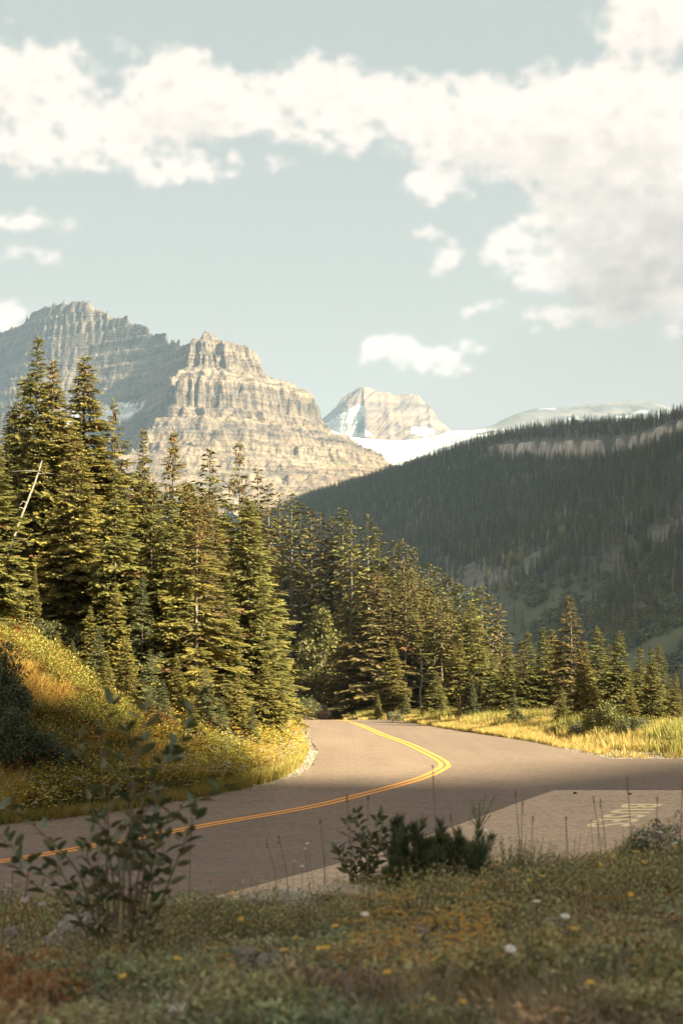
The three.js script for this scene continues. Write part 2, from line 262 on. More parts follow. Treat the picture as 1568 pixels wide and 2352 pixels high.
// ---------------------------------------------------------------- mountains
const tn = (u, v, fu, fv, s) => { const x = u * fu, y = v * fv, i = Math.floor(x), j = Math.floor(y), a = fade(x - i), b = fade(y - j), m = (q, f) => ((q % f) + f) % f; return 2 * lerp(lerp(hash3(m(i, fu), m(j, fv), s), hash3(m(i + 1, fu), m(j, fv), s), a), lerp(hash3(m(i, fu), m(j + 1, fv), s), hash3(m(i + 1, fu), m(j + 1, fv), s), a), b) - 1; };
const cliffTex = noiseTex(1024, (u0, v0) => { const u = u0 + .01 * tn(u0, v0, 5, 9, 1), v = v0 + .012 * tn(u0, v0, 7, 5, 2), n = .80 + .16 * tn(u, v, 2, 26, 3) + .16 * tn(u, v, 5, 60, 4) + .10 * tn(u, v, 9, 130, 5) + .12 * tn(u, v, 30, 40, 6) + .12 * tn(u, v, 150, 170, 7) - .42 * Math.pow(1 - Math.abs(tn(u, v, 44, 6, 8)), 9) - .30 * Math.pow(1 - Math.abs(tn(u, v, 110, 14, 9)), 8) - .25 * Math.pow(1 - Math.abs(tn(u, v, 4, 34, 10)), 10); return [n, n * .99, n * .975]; });
const cliffMat = new THREE.MeshStandardMaterial({ vertexColors: true, map: cliffTex, bumpMap: cliffTex, bumpScale: 2.0, roughness: .97 });
function cliffUV(g, along, size) { const p = g.attributes.position, uv = g.attributes.uv; for (let i = 0; i < p.count; i++) uv.setXY(i, (p.getX(i) * along[0] - p.getZ(i) * along[1]) / size, p.getY(i) / size); return g; }
const rockMat = new THREE.MeshStandardMaterial({ vertexColors: true, roughness: .96 });
function inPoly(x, y, P) { let c = false; for (let i = 0, j = P.length - 1; i < P.length; j = i++) { if ((P[i][1] > y) !== (P[j][1] > y) && x < (P[j][0] - P[i][0]) * (y - P[i][1]) / (P[j][1] - P[i][1]) + P[i][0]) c = !c; } return c; }
const SNOW = [.66, .64, .62];
{
  // long cliffed ridge with a pyramid summit at its near end
  const Bs = at(472, 762, 2700), bx = Bs.x, bd = 2700, by = Bs.y;
  const ridge = [[-330, 960, 3700], [-120, 840, 3400], [0, 760, 3250], [50, 735, 3200], [85, 712, 3160], [110, 697, 3130], [140, 690, 3110], [168, 687, 3090], [210, 695, 3060], [250, 714, 3030], [300, 735, 2985], [335, 752, 2950], [385, 779, 2890], [420, 784, 2800], [450, 772, 2730], [472, 764, 2705]].map(p => { const v = at(p[0], p[1], p[2]); return [v.x, p[2], v.y]; });
  const rad = table([[0, 0], [12, 3], [24, 17], [62, 27], [86, 42], [104, 78], [150, 104], [180, 116], [208, 172], [262, 204], [300, 226], [340, 252], [400, 282], [520, 335], [720, 405]]);
  const aret = Math.atan2(-305 - bx, -(2380 - bd));   // direction of the near spur, 0 = towards the camera
  const ridged = (a, b, s) => 1 - Math.abs(noise2(a, b, s));
  const bedding = (l, T, k, s) => { const q = l / T + .35 * noise2(l / T * .37, s, 117), t = q - Math.floor(q), w = .5 + .5 * hash3(Math.floor(q), s, 5); return T * k * w * (smooth(.42, .78, t) - t); };
  const h = (x, d) => {
    const dx = x - bx, dd = d - bd, w1 = fbm(x * .02, d * .02, 5, 101), w2 = fbm(x * .06 + 9, d * .06, 5, 102);
    const rho = Math.hypot(dx, dd), th = Math.atan2(dx, -dd), tw = th + .10 * w1 + .035 * w2;             // 0 towards the camera, + to the right
    const rib = -15 * (ridged(tw * 7 + 5, rho * .004, 103) - .6) - 9 * (ridged(tw * 19, rho * .008, 104) - .6) - 6 * (ridged(tw * 47, rho * .015, 108) - .6) + 9 * w2 + 10 * w1;
    let over = aret - th; if (over < 0 && th > 2.6) over = aret + 2 * Math.PI - th;
    const steep = 1 + 1.7 * smooth(.0, .22, over + .04 * w2);
    const cone = by - rad(Math.max(0, rho * steep + rib * smooth(6, 60, rho)));
    let best = -1e9; const wob = 1.3 * w2 + w1;
    for (let i = 0; i < ridge.length - 1; i++) {
      const a = ridge[i], b = ridge[i + 1], ux = b[0] - a[0], ud = b[1] - a[1], t = clamp(((x - a[0]) * ux + (d - a[1]) * ud) / (ux * ux + ud * ud));
      const q = Math.hypot(x - a[0] - ux * t, d - a[1] - ud * t), xx = x - d + 20 * wob;
      const y = lerp(a[2], b[2], t) + 6 * noise2((x - d) * .05, 3, 110) * smooth(30, 0, q) - Math.max(0, q * 1.95 + .5 * (-15 * (ridged(xx * .012, q * .003, 107) - .6) - 5 * (ridged(xx * .035 + .8 * w1, q * .008, 109) - .6) - 4 * (ridged(xx * .09, q * .02, 116) - .6) + 6 * wob) * smooth(4, 40, q) - (q > 200 ? (q - 200) * 1.1 : 0));
      if (y > best) best = y;
    }
    const top = Math.max(cone, best), edge = smooth(2, 26, Math.min(by, 900) - top + 400 * smooth(30, 90, rho)), l = top + 5 * w1 + 2 * w2;
    return top + edge * (bedding(l, 27, .75, 1) + bedding(l, 10.5, .8, 2)) + 3.6 * fbm(x * .12, d * .12, 4, 118) - 2.4 * Math.pow(ridged(tw * 95 + x * .02, rho * .03, 119), 5);
  };
  const colour = (x, y, z, ny) => {
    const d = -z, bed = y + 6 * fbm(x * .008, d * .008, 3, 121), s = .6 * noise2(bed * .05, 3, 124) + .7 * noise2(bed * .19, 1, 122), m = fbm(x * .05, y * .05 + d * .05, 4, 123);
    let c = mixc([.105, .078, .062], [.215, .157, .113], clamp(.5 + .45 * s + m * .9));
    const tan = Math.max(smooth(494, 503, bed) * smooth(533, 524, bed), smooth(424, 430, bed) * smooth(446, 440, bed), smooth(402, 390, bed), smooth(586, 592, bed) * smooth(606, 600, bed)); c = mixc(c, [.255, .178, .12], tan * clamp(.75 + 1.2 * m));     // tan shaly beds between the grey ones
    if (ny > .7 && y < 430) c = mixc(c, [.12, .115, .05], smooth(.12, .3, fbm(x * .012, d * .012, 4, 125)) * .7);
    const sn = at(236, 952, 2900); if (Math.hypot((x - sn.x) / 72, (y - sn.y) / 22) + .5 * fbm(x * .03, y * .05, 3, 126) < 1 && x < -330 && d > 2720) c = [.97, .95, .93];
    return c;
  };
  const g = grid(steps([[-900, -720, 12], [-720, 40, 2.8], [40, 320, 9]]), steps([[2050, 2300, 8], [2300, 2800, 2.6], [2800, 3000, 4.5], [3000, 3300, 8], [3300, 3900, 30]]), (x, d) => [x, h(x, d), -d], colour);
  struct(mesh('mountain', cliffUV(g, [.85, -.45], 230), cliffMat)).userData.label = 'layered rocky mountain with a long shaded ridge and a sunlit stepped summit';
}
{
  // far peak with a snow apron, behind the gap
  const D = 5000, C = at(832, 888, D), prof = [[600, 1080], [690, 1000], [735, 962], [757, 945], [785, 912], [810, 894], [832, 888], [850, 893], [862, 898], [895, 903], [920, 905], [945, 903], [968, 915], [985, 928], [994, 942], [1003, 955], [1016, 972], [1032, 988], [1080, 1020]].map(p => { const v = at(p[0], p[1], D); return [v.x, v.y]; });
  const top = table(prof), spur = at(838, 1000, 4650);
  const h = (x, d) => {
    const q = D - d, rib = fbm(x * .012, d * .006, 5, 131) * 16 + (Math.abs(noise2(x * .02 + q * .02, 2, 133)) - .4) * 15;
    const xs = C.x + (spur.x - C.x) * clamp(q / 350), dx = x - xs;
    let y = top(x) + 5 * noise2(x * .06, 3, 132) - Math.abs(q) * (dx < 0 ? .95 : .78);
    y += (dx < 0 ? -Math.abs(dx) * .0 : 0);
    y = Math.min(y, C.y - q * .34 - (dx < 0 ? -dx * .9 : dx * .10) + 999 * smooth(0, -40, q));
    return y + rib * smooth(0, 60, Math.abs(q));
  };
  const poly = L => L.map(p => { const v = at(p[0], p[1], 4850); return [v.x, v.y]; });
  const apron = poly([[738, 962], [775, 945], [805, 932], [826, 918], [832, 928], [836, 950], [830, 965], [815, 975], [822, 985], [838, 998], [860, 1012], [760, 1010], [736, 985]]), patch = poly([[942, 984], [985, 978], [998, 985], [995, 1000], [975, 1008], [945, 1004]]);
  const g = grid(range(-330, 480, 260), range(4480, 5250, 200), (x, d) => [x, h(x, d), -d], (x, y, z, ny) => {
    const d = -z, n = 9 * fbm(x * .03, y * .03, 4, 141), n2 = 9 * fbm(x * .03 + 40, y * .03, 4, 142), m = fbm(x * .02, y * .03, 5, 143);
    if (inPoly(x + n, y + n2, apron) || inPoly(x + n * .6, y + n2 * .6, patch)) return SNOW;
    return mixc(mixc([.235, .14, .092], [.165, .115, .088], clamp(.5 + 1.5 * m + .4 * fbm(x * .09, y * .09, 4, 144))), [.14, .128, .12], smooth(120, 330, x) * .6);
  });
  struct(mesh('mountain', cliffUV(g, [1, -.5], 1100), new THREE.MeshStandardMaterial({ vertexColors: true, map: cliffTex, bumpMap: cliffTex, bumpScale: 5, roughness: .97 }))).userData.label = 'distant brown flat-topped peak with snow on its left flank';
}
{
  // snowfield with crevassed lower part, in front of the far peak, and the low ridge to the right
  const rim = table([[600, 995], [735, 985], [800, 1003], [860, 1009], [940, 1012], [1000, 1003], [1032, 992], [1090, 984], [1130, 974], [1165, 958], [1210, 941], [1250, 934], [1330, 930], [1400, 927], [1480, 921], [1530, 930], [1600, 940], [1750, 990]].map(p => [at(p[0], p[1], 4700).x, at(p[0], p[1], 4700).y]));
  const g = grid(range(-260, 1250, 420), range(2700, 5000, 260), (x, d) => { const q = 4700 - d, right = smooth(420, 620, x); const y = rim(x) - (q > 0 ? q * lerp(.19, .32, right) : -q * lerp(.02, .3, right)) + (6 + 8 * right) * fbm(x * .01, d * .01, 5, 151); return [x, y, -d]; }, (x, y, z, ny) => {
    const d = -z, right = smooth(250, 520, x + 70 * fbm(d * .006, x * .006, 3, 152)), m = fbm(x * .006 + y * .01, d * .012 + y * .03, 5, 153), cre = fbm(x * .02 + d * .01, d * .03, 4, 154);
    let snow = mixc(SNOW, [.30, .33, .36], smooth(4620, 4300, d + 120 * m) * clamp(.35 + cre * 1.8));
    const rock = mixc([.085, .085, .09], [.16, .135, .115], clamp(.4 + m * 1.3));
    return mixc(snow, rock, right > .02 ? smooth(.0, .16, m + right * .75 - .12) : 0);
  });
  struct(mesh('snowfield', g, new THREE.MeshStandardMaterial({ vertexColors: true, roughness: .8 }))).userData.label = 'pale snowfield and low grey ridge below the distant peak';
}
// ---------------------------------------------------------------- forested hill across the valley
const HR = { x: 173, d: 800, ux: -208, ud: 700, nx: -.958, nd: -.285 };
const hillTop = table([[-1.6, 120], [-.6, 139], [-.05, 145], [0, 145.5], [.2, 163], [.29, 169.5], [.384, 174], [.568, 177.5], [.877, 186], [1.0, 189], [1.3, 176], [1.8, 130]]);
const CLIFF_END = .25;
function hillPoint(t, w) {
  const x = HR.x + HR.ux * t + HR.nx * w, d = HR.d + HR.ud * t + HR.nd * w;
  const jag = w > 6 && w < 60 ? 2.2 * noise2(t * 90, 1, 161) + 1.2 * noise2(t * 240, 2, 162) : 0, wc = w + jag;
  const k = smooth(CLIFF_END + .06, CLIFF_END - .04, t);
  let f = w < 0 ? .05 * -w : .52 * Math.min(w, 22);
  if (w > 0) f += k * 8.5 * smooth(21, 24, wc) + .64 * clamp(w - 22, 0, 170) + .46 * clamp(w - 192, 0, 60) + .26 * Math.max(0, w - 252);
  const n = w > 30 ? 6 * fbm(x * .012, d * .012, 4, 163) + 9 * noise2(t * 7, w * .004, 164) * smooth(30, 90, w) : 1.2 * fbm(x * .03, d * .03, 3, 165);
  f -= Math.min(Math.max(0, -w - 8) * 1.1, 150) * smooth(-.04, -.34, t) * (1 + .3 * fbm(t * 14, w * .02, 4, 168));               // rise added behind the cliff, unseen at the right, to shade the hill face
  return [x, Math.max(hillTop(t) - f + n, -60), -d];
}
const rockZone = (t, w) => { const n = fbm(t * 16, w * .03, 4, 171); return (t > -.85 && t < -.02 && w > 60 && w < 190) ? smooth(.22, .38, n) : (w > 40 ? smooth(.38, .46, n) * .6 : 0); };
const brushZone = (t, w) => smooth(132, 158, w + 40 * fbm(t * 9, w * .02, 5, 172));
{
  const ts = steps([[-1.9, -1, .02], [-1, .6, .0042], [.6, 1.5, .01]]), ws = steps([[-260, 0, 10], [0, 18, 3], [18, 28, .9], [28, 270, 3], [270, 460, 8]]);
  const k = new Map(); let cur = [];
  const g = grid(ts, ws, (t, w) => { cur.push([t, w]); return hillPoint(t, w); });
  const n = g.attributes.normal, col = new Float32Array(cur.length * 3);
  cur.forEach(([t, w], i) => {
    const p = [g.attributes.position.getX(i), g.attributes.position.getY(i), -g.attributes.position.getZ(i)], m = fbm(p[0] * .05, p[2] * .05 + p[1] * .05, 4, 173);
    let c = mixc([.055, .05, .03], [.095, .08, .05], clamp(.5 + m));
    c = mixc(c, [.17, .145, .125], rockZone(t, w) * clamp(.6 + 1.4 * m));
    c = mixc(c, mixc([.06, .065, .03], [.10, .105, .045], clamp(.5 + 1.5 * m)), brushZone(t, w));
    const ck = smooth(20.4, 21.6, w) * smooth(26.5, 24.5, w) * smooth(CLIFF_END + .06, CLIFF_END - .02, t);
    c = mixc(c, mixc([.24, .195, .165], [.48, .40, .33], clamp(.5 + .9 * noise2(t * 320, w * .2, 174) + .4 * noise2(t * 60, w * .5, 175))), ck);
    col.set(c, i * 3);
  });
  g.setAttribute('color', new THREE.BufferAttribute(col, 3));
  struct(mesh('hill', g, rockMat)).userData.label = 'hill across the valley with a pale cliff band under its crest';
}
// ---------------------------------------------------------------- mountain shoulder beside the lot, which keeps the near road in shade
{
  const top = table([[-900, 120], [-500, 260], [-250, 252], [-140, 222], [-112, 206.5], [-109, 195.2], [-95, 187.6], [-60, 168.7], [0, 136], [100, 82], [200, 28], [300, -26]]);
  const g = grid(steps([[120, 260, 14], [260, 310, 4], [310, 700, 30]]), steps([[-900, -150, 25], [-150, -80, 1.5], [-80, 300, 10]]), (x, d) => { const s = x - 300; return [x, Math.max(-34, top(d) - (s < 0 ? -s * 1.15 : s * .3) + 3 * fbm(x * .03, d * .03, 3, 181) * smooth(6, 30, Math.abs(s))), -d]; }, (x, y, z) => mixc([.045, .05, .025], [.09, .075, .045], clamp(.5 + fbm(x * .03, z * .03, 4, 182))));
  struct(mesh('hill', g, rockMat)).userData.label = 'wooded mountain shoulder rising to the right of the lot';
}
{
  // high ground added out of view, right of the far hill, to shade its face
  const top = table([[250, 60], [420, 300], [600, 400], [709, 440], [795, 470], [1046, 545], [1250, 560], [1600, 300]]);
  const g = grid(steps([[300, 500, 10], [500, 540, 4], [540, 1100, 35]]), steps([[150, 550, 25], [550, 1250, 8], [1250, 1800, 30]]), (x, d) => { const s = x - 520; return [x, Math.max(-34, top(d) - (s < 0 ? -s * 1.3 : s * .35) + 6 * fbm(x * .02, d * .03, 4, 185)), -d]; }, (x, y, z) => mixc([.055, .05, .03], [.095, .08, .05], clamp(.5 + fbm(x * .03, z * .03, 4, 186))));
  struct(mesh('hill', g, rockMat)).userData.label = 'unseen high ground added to shade the far hill';
}
// ---------------------------------------------------------------- plants: shared builders
const needleMat = new THREE.MeshStandardMaterial({ vertexColors: true, roughness: .85 });
const leafMat = new THREE.MeshPhysicalMaterial({ vertexColors: true, roughness: .75, transmission: .25, thickness: 0 });
const barkMat = new THREE.MeshStandardMaterial({ color: cl(.30, .235, .185), map: barkTex, bumpMap: barkTex, bumpScale: .01, roughness: .95 });
const deadMat = new THREE.MeshStandardMaterial({ color: cl(.36, .30, .25), map: barkTex, roughness: .95 });
const coneMat = new THREE.MeshStandardMaterial({ color: cl(.17, .085, .03), roughness: .85 });
const spray = (() => {                     // a needle-clad twig, one unit long
  const m = new MB(), r = rng(77); m.blade([0, 0, 0], [0, 0, 1], [1, 0, 0], 1, .05, [.9, .9, .9]);
  for (let k = 0; k < 13; k++) { const z = .04 + .9 * k / 13, s = k % 2 ? 1 : -1, l = .30 * (1.1 - .5 * z) * (.8 + .4 * r()), a = .75 + .3 * r(), dy = (r() - .45) * .5, d = norm([s * Math.sin(a), dy, Math.cos(a)]), w = .075, g = .8 + .4 * r(), e = [d[0] * l, d[1] * l, z + d[2] * l]; m.tri([0, 0, z - w / 2], [0, 0, z + w / 2], e, [g, g, g]); m.tri([s * l * .15, dy * l * .3 + .05, z + l * .3], [s * l * .35, dy * l * .5 - .04, z + l * .1], [e[0] * 1.02, e[1], e[2] + .05], [g * .95, g * .95, g * .95]); }
  return m.geo();
})();
function sprayed(list) {
  const im = new THREE.InstancedMesh(spray, needleMat, list.length), e = new THREE.Matrix4(), c = new THREE.Color();
  list.forEach((q, i) => { const [p, d, s, u, l, w, col] = q; e.set(s[0] * w, u[0] * w, d[0] * l, p[0], s[1] * w, u[1] * w, d[1] * l, p[1], s[2] * w, u[2] * w, d[2] * l, p[2], 0, 0, 0, 1); im.setMatrixAt(i, e); im.setColorAt(i, c.setRGB(...col)); });
  return im;
}
function conifer(o) {                     // one conifer in metres, foot at the origin: { trunk, crown, cones, branches }
  const r = rng(o.seed), h = o.h, m = new MB(), bare = [], cones = [], sp = [], lean = [(r() - .5) * .03 * h, (r() - .5) * .03 * h];
  const axis = y => { const t = y / h; return [lean[0] * Math.sin(t * 3) * t, y, lean[1] * Math.sin(t * 2.4 + 1) * t]; };
  const trunk = tube(range(0, h * .985, 9).map(axis), .0125 * h + .012, .006, 7);
  const wood = [.075, .055, .04];
  let y = o.base * h, az = r() * 6;
  const thin = o.gaps ?? 0, lop = r() * 6.28;
  while (y < h * .985) {
    const t = (y - o.base * h) / (h * (1 - o.base)), full = Math.pow(1 - t, o.shape) * smooth(-.06, .1, t + .02);
    const n = Math.round(o.per * (.7 + .6 * r()) * (t > .85 ? .7 : 1)), tier = .8 + .4 * r();
    for (let b = 0; b < n; b++) {
      if (r() < thin * (1 - t * .2)) continue;
      az += 2.4 + (r() - .5) * .9;
      const L = o.spread * full * tier * (.62 + .55 * r()) * (1 + .18 * Math.cos(az - lop)) + .012 * h * (1.25 - t), size = Math.min(1, .28 + 1.1 * L / o.spread), el = lerp(-.16, .75, Math.pow(t, 2.2)) + (r() - .5) * .22, droop = o.droop * (1 - t * .7) * (.7 + .6 * r());
      const c = Math.cos(az), s = Math.sin(az), O = axis(y + (r() - .5) * .02 * h);
      const pt = q => [O[0] + c * L * q, O[1] + L * (q * Math.tan(el) * .8 - droop * q * q + droop * .55 * q * q * q * q), O[2] + s * L * q];
      const tone = r(), dead = r() < (o.dead ?? .03) * (1.2 - t);
      if (dead) { bare.push(tube([pt(0), pt(.5), pt(.8)], .010 * Math.sqrt(h) * .5, .003, 4)); if (r() < .6) continue; }
      const col0 = dead ? [.12, .05, .02] : mixc(o.dark, o.light, tone * .75);
      const A = pt(0), E = pt(.9), w = .004 * h * .35 + .004; m.tri([A[0] - s * w, A[1], A[2] + c * w], [A[0] + s * w, A[1], A[2] - c * w], E, wood);
      const nt = Math.max(5, Math.round(o.twigs * Math.pow(L / o.spread, .8)));
      for (let k = 0; k < nt; k++) {
        const q = lerp(.12 + .1 * (1 - t), 1, Math.pow((k + r() * .8) / nt, .85)), p = pt(q), side = k % 2 ? 1 : -1, fan = lerp(.95, .25, Math.pow(q, 3)) * (.7 + .5 * r());
        const lt = o.tl * size * (.65 + .6 * r()) * (.55 + .65 * Math.sin(Math.min(1, q * 1.1) * 2.4)), dn = -.12 - droop * .5 * q + (r() - .5) * .55;
        const dir = norm([c * Math.cos(fan) - s * Math.sin(fan) * side, dn, s * Math.cos(fan) + c * Math.sin(fan) * side]);
        const roll = (r() - .5) * 1.5, sd0 = norm(cross(dir, [0, 1, 0])), up = cross(sd0, dir), sd = [sd0[0] * Math.cos(roll) + up[0] * Math.sin(roll), sd0[1] * Math.cos(roll) + up[1] * Math.sin(roll), sd0[2] * Math.cos(roll) + up[2] * Math.sin(roll)];
        const g = .78 + .44 * r(), col = mixc(col0, o.tip, clamp(q * q * .5 * r())).map(v => v * g);
        if (o.fine) sp.push([p, dir, sd, norm(cross(dir, sd)), lt, lt * (.8 + .5 * r()), col]); else m.blade(p, dir, sd, lt, o.tw * (.35 + .65 * size) * (.7 + .6 * r()), col, .25);
      }
      if (o.cones && t > .62 && r() < o.cones * .7) for (let k = 0; k < 2; k++) { const q = .35 + .6 * r(), p = pt(q), g = new THREE.OctahedronGeometry(.5); g.scale(.027 * Math.sqrt(h), .065 * Math.sqrt(h), .027 * Math.sqrt(h)); g.translate(p[0] + (r() - .5) * .1, p[1] - .05 * Math.sqrt(h), p[2] + (r() - .5) * .1); cones.push(g); }
    }
    y += h * o.step * (.7 + .6 * r()) * lerp(1.15, .62, t);
  }
  const topP = axis(h * .955); for (let k = 0; k < 7; k++) m.blade([topP[0], topP[1] + k * .005 * h, topP[2]], norm([Math.cos(k * 2.4) * .5, 1.1, Math.sin(k * 2.4) * .5]), [Math.sin(k * 2.4), 0, -Math.cos(k * 2.4)], .022 * h, o.tw * .3, o.light);
  return { h, trunk, crown: m.geo(), sprays: sp.length ? sp : null, cones: cones.length ? merge(cones) : null, branches: bare.length ? merge(bare) : null };
}
const GREEN = { dark: [.074, .074, .016], light: [.17, .146, .021], tip: [.25, .19, .024] }, OLIVE = { dark: [.090, .078, .016], light: [.21, .164, .021], tip: [.30, .215, .026] }, BLUE = { dark: [.060, .070, .028], light: [.13, .122, .034], tip: [.18, .15, .04] }, BROWN = { dark: [.072, .060, .018], light: [.16, .108, .022], tip: [.21, .125, .024] };
const NEAR = { h: 10, twigs: 28, tl: .44, tw: .115, step: .021, per: 7, droop: .34, shape: 1.2 };
const KIND = {
  full: [11, 12, 13].map((s, i) => conifer({ ...NEAR, fine: 1, ...[GREEN, OLIVE, GREEN][i], seed: s, base: .03, spread: 1.85, dead: .03 })),
  spire: [21, 22, 23].map((s, i) => conifer({ ...NEAR, fine: 1, ...[GREEN, OLIVE, OLIVE][i], seed: s, base: .1, spread: 1.55, shape: 1.05, cones: i ? .4 : .15, gaps: .12 })),
  sparse: [31, 32].map((s, i) => conifer({ ...NEAR, fine: 1, ...[OLIVE, GREEN][i], seed: s, base: .17, spread: 2.1, gaps: .3, cones: .55, dead: .1, droop: .42, step: .027 })),
  young: [41, 42].map((s, i) => conifer({ ...NEAR, fine: 1, ...[OLIVE, BLUE][i], seed: s, base: .015, spread: 2.7, step: .034, shape: 1.1, tl: .75, tw: .24, droop: .2, twigs: 20 })),
  row: [51, 52, 53, 54].map((s, i) => conifer({ ...NEAR, fine: 1, ...[GREEN, OLIVE, BROWN, GREEN][i], seed: s, base: .05, spread: [1.9, 1.6, 2.0, 1.45][i], twigs: 16, tl: .55, tw: .15, step: .027, shape: 1.0, cones: [.2, .4, .5, 0][i], gaps: .08 })),
  far: [61, 62, 63, 64, 65].map((s, i) => conifer({ ...NEAR, ...[GREEN, BROWN, OLIVE, BROWN, GREEN][i], seed: s, base: .08, spread: [1.6, 1.4, 1.75, 1.2, 1.45][i], twigs: 17, tl: .48, tw: .15, step: .031, per: 5, shape: .8, gaps: .08 })),
};
const built = new Map();
function plant(kind, i, x, d, h, wide, turn, label, category, group, foot = -.1) {
  const k = KIND[kind][i % KIND[kind].length], key = kind + i % KIND[kind].length, base = kind === 'young' ? 'young_spruce' : 'spruce_tree';
  let t = built.get(key);
  if (!t) { t = thing(base); mesh('trunk', k.trunk, barkMat, t); if (k.sprays) { const im = sprayed(k.sprays); im.name = 'crown'; im.castShadow = im.receiveShadow = true; stuff(im); t.add(im); stuff(mesh('limbs', k.crown, needleMat, t)); } else mesh('crown', k.crown, needleMat, t); if (k.cones) stuff(mesh('cones', k.cones, coneMat, t)); if (k.branches) stuff(mesh('dead_branches', k.branches, deadMat, t)); built.set(key, t); }
  else t = copyOf(t, base);
  t.position.set(x, G(x, d) + foot, -d); t.rotation.y = turn; const s = h / k.h; t.scale.set(s * wide, s, s * wide);
  return tag(t, label, category, group);
}
const treeAt = (kind, i, px, py, d, wide, label, group, category = 'spruce') => { const x = xAt(px, 1600, d), top = at(px, py, d).y, g = G(x, d); return plant(kind, i, x, d, Math.max(.5, top - g + .1), wide, px * .37, label, category, group); };

// leafy bodies: leaves spread through clumps
function leafCloud(seed, clumps, per, len, wid, dark, light, spread = 1) {
  const r = rng(seed), m = new MB();
  for (const [cx, cy, cz, cr] of clumps) for (let k = 0; k < per; k++) {
    const a = r() * 6.283, u = 2 * r() - 1, q = cr * Math.pow(r(), .45) * spread, s = Math.sqrt(1 - u * u), p = [cx + Math.cos(a) * s * q, cy + u * q * .8, cz + Math.sin(a) * s * q];
    const dir = norm([Math.cos(a) * s + (r() - .5) * 1.4, u * .6 + (r() - .5) * .9 - .1, Math.sin(a) * s + (r() - .5) * 1.4]), sd = norm(cross(dir, norm([r() - .5, 1, r() - .5])));
    const g = .75 + .5 * r();
    m.blade(p, dir, sd, len * (.7 + .6 * r()), wid * (.7 + .6 * r()), mixc(dark, light, r()).map(v => v * g), .2);
  }
  return m.geo();
}
function bushGeo(seed, rx, hy, n, per, len, wid, dark, light) {
  const r = rng(seed), cs = [], st = [];
  for (let k = 0; k < n; k++) { const a = r() * 6.283, q = Math.sqrt(r()), x = Math.cos(a) * q * rx * .8, z = Math.sin(a) * q * rx * .8, y = hy * (.25 + .72 * (1 - q * q * .75) * (.45 + .55 * r())); cs.push([x, y, z, (.16 + .14 * r()) * Math.min(rx, hy)]); if (k % 2) st.push(tube([[x * .15, 0, z * .15], [x * .5, y * .55, z * .5], [x, y, z]], .018 * hy, .004, 4)); }
  return { leaves: leafCloud(seed + 1, cs, per, len, wid, dark, light, 1.15), stems: merge(st) };
}
const stemMat = new THREE.MeshStandardMaterial({ color: cl(.17, .11, .075), roughness: .9 });
function bush(name, geo, x, d, sc, turn, label, group, category = 'bush') {
  let t = built.get(geo);
  if (!t) { t = thing(name); mesh('stems', geo.stems, stemMat, t); stuff(mesh('foliage', geo.leaves, leafMat, t)); built.set(geo, t); } else t = copyOf(t, name);
  t.position.set(x, G(x, d) - .04, -d); t.rotation.y = turn; Array.isArray(sc) ? t.scale.set(...sc) : t.scale.setScalar(sc);
  return tag(t, label, category, group);
}
function scatter(name, geo, mat, list, label, category) {     // list: [x, y, z, turn, sx, sy, colour, lean]
  const m = new THREE.InstancedMesh(geo, mat, list.length), e = new THREE.Matrix4(), q = new THREE.Quaternion(), eu = new THREE.Euler(), c = new THREE.Color();
  list.forEach((l, i) => { eu.set(l[7] ?? 0, l[3], (l[7] ?? 0) * .7, 'YXZ'); q.setFromEuler(eu); e.compose(new THREE.Vector3(l[0], l[1], l[2]), q, new THREE.Vector3(l[4], l[5], l[4])); m.setMatrixAt(i, e); if (l[6]) m.setColorAt(i, c.setRGB(...l[6])); });
  m.name = numbered(name); m.castShadow = m.receiveShadow = true; scene.add(m); stuff(m);
  if (label) tag(m, label, category);
  return m;
}
function tuft(seed, n, h, w, spread, c0, c1, droop = .4) {   // grass tuft of bent blades
  const r = rng(seed), m = new MB();
  for (let k = 0; k < n; k++) {
    const a = r() * 6.283, q = spread * Math.sqrt(r()), hh = h * (.45 + .65 * r()), l = droop * hh * (.2 + r()), b = a + (r() - .5), t = b + 1 + r(), p = [Math.cos(a) * q, 0, Math.sin(a) * q], s = [-Math.sin(t) * w, 0, Math.cos(t) * w], M = [p[0] + Math.cos(b) * l * .35, hh * .6, p[2] + Math.sin(b) * l * .35], T = [p[0] + Math.cos(b) * l, hh, p[2] + Math.sin(b) * l], col = mixc(c0, c1, r());
    const o = (P, k2) => [P[0] + s[0] * k2, P[1], P[2] + s[2] * k2];
    m.tri(o(p, -1), o(p, 1), o(M, .7), col); m.tri(o(p, -1), o(M, .7), o(M, -.7), col); m.tri(o(M, -.7), o(M, .7), T, col);
  }
  return m.geo();
}

